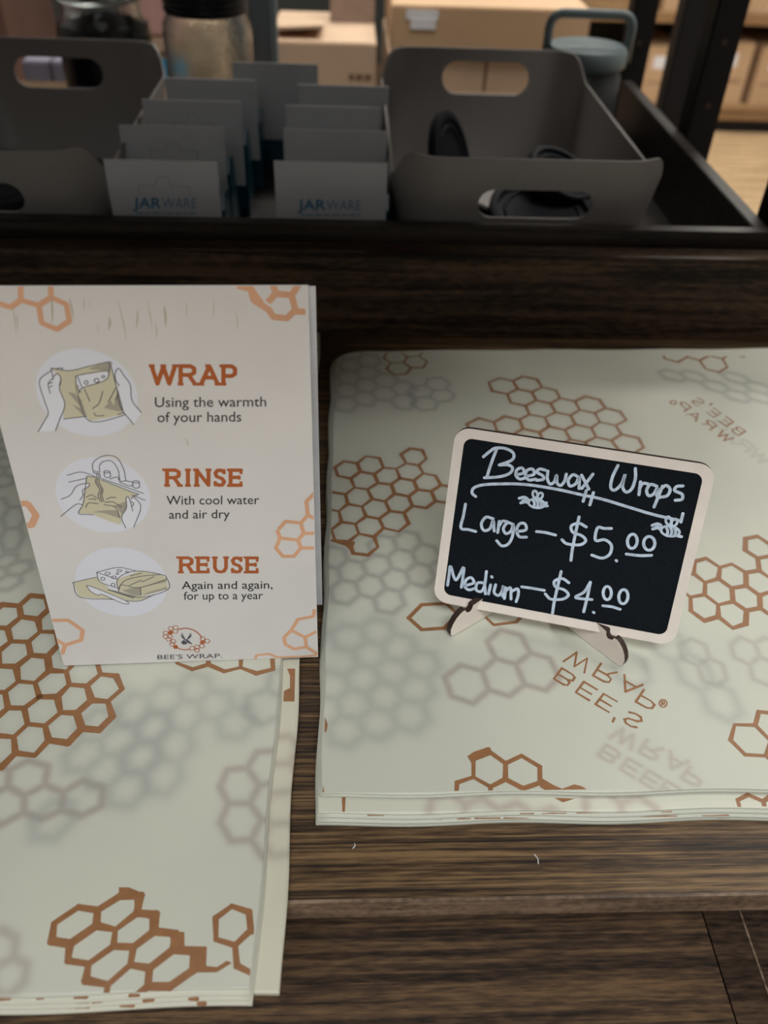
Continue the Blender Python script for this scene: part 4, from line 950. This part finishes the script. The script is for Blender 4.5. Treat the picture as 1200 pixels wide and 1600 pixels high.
for b_ in bee: p2.stroke(SP(b_, *zL), .00045, 1)
p2.disc(sp(zL[0]+865/zL[2], zL[1]+755/zL[2]), .0011, 1)
put_text(p2, "BEE'S WRAP.", (246, 1029.8), (347, 1027.5), 7.2, sp, 2, .0)
p2.obj('logo', [M['orange'], M['line'], M['line']], sign)

# ------------------------------------------------------------------ mini chalkboard
def quad(c):
    R_ = np.array([ray(*p) for p in c]); A_ = np.array([R_[0], -R_[1], R_[2]]).T
    return R_*np.append(np.linalg.solve(A_, R_[3]), 1)[:, None]
Q = quad([(717, 667), (1126, 729), (1048, 1009), (672, 938)]); k_ = (.016-H)/Q[3][2]; Q = CAM+Q*k_
bu = Q[1]-Q[0]+Q[2]-Q[3]; bu /= np.linalg.norm(bu); bv = Q[0]-Q[3]+Q[1]-Q[2]; bv -= bu*(bv@bu); bv /= np.linalg.norm(bv); bn = np.cross(bu, bv); bn = bn if bn[1] < 0 else -bn
BO = Q[3]; CQ = Q.mean(0)
def bp_(x, y):
    p = onplane(x, y, CQ, bn); return np.array([(p-CQ)@bu, (p-CQ)@bv])
c4 = [bp_(717, 667), bp_(1126, 729), bp_(1048, 1009), bp_(672, 938)]
bw = (c4[1][0]+c4[2][0]-c4[0][0]-c4[3][0])/4; bh = (c4[0][1]+c4[1][1]-c4[2][1]-c4[3][1])/4
board = empty('mini_chalkboard', 'small black chalkboard price sign with pale wood frame on two feet, on the right stack', 'sign', tuple(CQ-np.array([0, 0, CQ[2]-.0072])))
def rrect(w_, h_, r, n=8):
    P = []
    for (sx_, sy_, a0) in ((1, 1, 0), (-1, 1, 90), (-1, -1, 180), (1, -1, 270)):
        for q in range(n+1): a = math.radians(a0+90*q/n); P.append((sx_*(w_-r)+r*math.cos(a), sy_*(h_-r)+r*math.sin(a)))
    return P
def b3(p, d=0.): return CQ+bu*p[0]+bv*p[1]+bn*d
outer = rrect(bw, bh, .0065); inner = rrect(bw-.0043, bh-.0043, .0035)
fr = MB(); n = len(outer); t = .003
vs = [b3(p) for p in outer]+[b3(p) for p in inner]+[b3(p, -t) for p in outer]
fr.add(vs, [(i, (i+1) % n, n+(i+1) % n, n+i) for i in range(n)], 0)
fr.add(vs, [(i, 2*n+i, 2*n+(i+1) % n, (i+1) % n) for i in range(n)], 1)
fr.add(vs, [tuple(range(2*n, 3*n))[::-1]], 0)
# inner recess of .3 mm
vs2 = [b3(p) for p in inner]+[b3(p, -.0004) for p in inner]
fr.add(vs2, [(i, (i+1) % n, n+(i+1) % n, n+i) for i in range(n)], 1)
fr.obj('frame', [M['ply'], M['burnt']], board)
sl = MB(); sl.add([b3(p, -.00035) for p in inner]+[b3(p, -.0012) for p in inner], [tuple(range(n)), tuple(range(n, 2*n))[::-1]]+[(i, n+i, n+(i+1) % n, (i+1) % n) for i in range(n)])
sl.obj('slate_panel', M['slate'], board)
pr = Print(lambda u, v, l: tuple(b3((u, v), -.00035+.00006+l*1.5e-6)))
zK = (660, 650, 2.5)
CW = .00128
strokes = [
 [(238, 160), (262, 140), (285, 126), (325, 128), (355, 146), (350, 172), (300, 192)], [(300, 192), (335, 192), (352, 205), (340, 225), (300, 238), (242, 242)], [(290, 130), (275, 168), (262, 205), (252, 238)],
 [(370, 230), (396, 222), (390, 204), (370, 210), (365, 232), (380, 247), (403, 242)], [(408, 236), (436, 228), (430, 208), (408, 214), (403, 238), (418, 251), (442, 247)],
 [(480, 212), (458, 208), (447, 220), (470, 234), (472, 248), (446, 252)], [(490, 216), (488, 245), (498, 266), (515, 258), (524, 232), (526, 262), (540, 272), (555, 255), (562, 228)],
 [(610, 240), (588, 230), (570, 252), (576, 274), (598, 266), (612, 242), (612, 284)], [(622, 232), (650, 286)], [(666, 228), (640, 262), (622, 284)],
 [(764, 194), (742, 240), (736, 280), (752, 290), (778, 265), (792, 228), (782, 275), (796, 298), (818, 285), (832, 245), (832, 206)],
 [(852, 258), (846, 308)], [(850, 280), (862, 264), (882, 266)], [(916, 275), (892, 268), (876, 290), (884, 312), (904, 305), (918, 282), (916, 312), (926, 320)],
 [(938, 275), (920, 320), (905, 356)], [(932, 286), (952, 272), (968, 288), (956, 312), (928, 318)], [(1018, 274), (994, 276), (986, 292), (1014, 306), (1014, 326), (988, 330)],
 [(208, 315), (194, 302), (200, 282), (235, 270), (300, 266), (400, 268), (520, 286), (620, 308), (700, 325), (800, 355), (900, 385), (1000, 408)], [(640, 292), (628, 334)], [(668, 300), (654, 348)], [(1018, 382), (1010, 415)],
 [(168, 345), (160, 390), (150, 438), (178, 444), (208, 452)], [(276, 402), (248, 396), (230, 422), (240, 448), (264, 440), (276, 408), (280, 450)], [(300, 412), (294, 456)], [(298, 432), (312, 412), (332, 414)],
 [(354, 424), (332, 418), (316, 440), (326, 460), (346, 450), (355, 426), (352, 468), (336, 500), (310, 508), (290, 488)], [(370, 452), (404, 445), (400, 422), (380, 422), (368, 446), (378, 472), (406, 474)],
 [(446, 452), (480, 456), (520, 466)], [(640, 434), (612, 420), (582, 430), (588, 455), (622, 468), (638, 488), (615, 504), (565, 500), (545, 484)], [(612, 395), (600, 450), (586, 520), (580, 565)],
 [(738, 440), (710, 440), (684, 438), (676, 486), (712, 484), (738, 505), (732, 540), (702, 556), (662, 544)], [(757, 565), (759, 567)], [(797, 540), (850, 546), (895, 545)],
 [(98, 662), (104, 620), (110, 588), (130, 642), (160, 592), (158, 630), (152, 670)], [(166, 664), (200, 652), (190, 632), (170, 642), (166, 668), (182, 680), (204, 674)], [(238, 652), (214, 654), (210, 680), (230, 686), (243, 660), (250, 608)], [(243, 660), (246, 696)],
 [(266, 660), (258, 696)], [(270, 628), (272, 631)], [(286, 660), (280, 690), (298, 702), (312, 682), (316, 664), (314, 706)], [(326, 672), (320, 714)], [(326, 684), (344, 672), (346, 716)], [(348, 686), (372, 676), (374, 700), (366, 726)],
 [(388, 668), (430, 674), (476, 682)], [(572, 652), (546, 636), (516, 646), (520, 668), (554, 680), (570, 700), (548, 716), (502, 716), (480, 696)], [(542, 608), (530, 660), (516, 720), (508, 772)],
 [(656, 650), (632, 688), (598, 710), (662, 718)], [(656, 650), (646, 700), (630, 766)], [(668, 767), (670, 769)], [(705, 742), (740, 746), (772, 756)],
 [(378, 322), (398, 318), (412, 328), (392, 332)], [(384, 340), (402, 336), (414, 340)], [(484, 340), (474, 350), (488, 352)],
 [(898, 428), (918, 422), (932, 430), (912, 436)], [(900, 442), (920, 438), (932, 446)], [(1000, 470), (1012, 472)]]
for s_ in strokes: pr.stroke(SPb := [bp_(zK[0]+x/zK[2], zK[1]+y/zK[2]) for x, y in s_], CW, 0)
def kring(cx_, cy_, a, b_, rot=0, w_=CW, part=1.0):
    P = [(cx_+a*math.cos(t)*math.cos(rot)-b_*math.sin(t)*math.sin(rot), cy_+a*math.cos(t)*math.sin(rot)+b_*math.sin(t)*math.cos(rot)) for t in np.linspace(0, 2*math.pi*part, 22)]
    pr.stroke([bp_(zK[0]+x/zK[2], zK[1]+y/zK[2]) for x, y in P], w_, 0, smooth=False)
kring(820, 490, 19, 28, .1); kring(886, 498, 22, 27); kring(722, 692, 16, 26); kring(785, 706, 18, 28, .1)
for (cx_, cy_, q) in ((446, 342, 1.0), (968, 450, 1.15)):
    kring(cx_, cy_, 32*q, 17*q, .15, CW*.8); kring(cx_-6*q, cy_-36*q, 9*q, 14*q, -.2, CW*.8); kring(cx_+14*q, cy_-30*q, 9*q, 13*q, .5, CW*.8)
    for dx in (-12, 2, 15): pr.stroke([bp_(zK[0]+(cx_+dx*q+a)/zK[2], zK[1]+(cy_+b_*q)/zK[2]) for a, b_ in ((-2, -14), (4, 0), (0, 15))], CW*.9, 0)
pr.obj('chalk_lettering', M['chalk'], board)
# feet: slotted oval slabs standing on edge, splayed
def foot(tip, back, hgt, face_n):
    z0 = .0070
    a = np.array([tip[0], tip[1], z0]); b_ = np.array([back[0], back[1], z0]); d = b_-a; L_ = np.linalg.norm(d); d /= L_
    nrm = np.cross(d, [0, 0, 1]); nrm = nrm*np.sign(nrm@np.array(face_n+(0,)))
    prof = []
    # (along, up)
    T_ = .0028
    out = [(.0012, .000), (.0002, .002), (.0, .005), (.0010, .0082), (.0026, .0108), (.0046, .0126), (.0064, .0134)]
    out += [(.0076, .0132), (.0084, .0112), (.0105, .0104), (.0116, .0115), (.0120, .0136)]
    out += [(.018, .0145), (L_*.7, .012), (L_*.9, .008), (L_, .004), (L_-.001, .0012), (L_-.004, 0), (.004, -.0)]
    P = [a+d*u+np.array([0, 0, 1])*v*hgt for u, v in out]
    mb = MB(); mb.prism([p-nrm*T_ for p in P], nrm*T_, 0, 1)
    return mb
tl = onz(703, 996, .0070)[:2]; bl_ = onz(778, 953, .0070)[:2]; bl2 = tl+(bl_-tl)*1.6
foot(tl, bl2, 1.0, (1, -1)).obj('foot', [M['ply'], M['burnt']], board)
tr = onz(972, 1044, .0070)[:2]; br_ = onz(900, 990, .0070)[:2]; br2 = tr+(br_-tr)*1.5
foot(tr, br2, 1.0, (-1, -1)).obj('foot', [M['ply'], M['burnt']], board)

# lint on the shelf board
for i, (x0, y0, x1, y1) in enumerate(((797, 1347-6, 803, 1351), (835, 1335, 841, 1350), (554, 1318, 551, 1326))):
    if i == 0: continue
    a, b_ = onz(x0, y0, .0003), onz(x1, y1, .0003); mm = (a+b_)/2+np.array([.0006, 0, .0002])
    o = MB().tube([a, mm, b_], .00018, n=5).obj('lint', M['label'], base=tuple(a)); tag(o, ['', 'pale curl of lint on the shelf board below the middle of the right stack', 'tiny pale speck of lint on the shelf near the corner of the right stack'][i], 'lint')
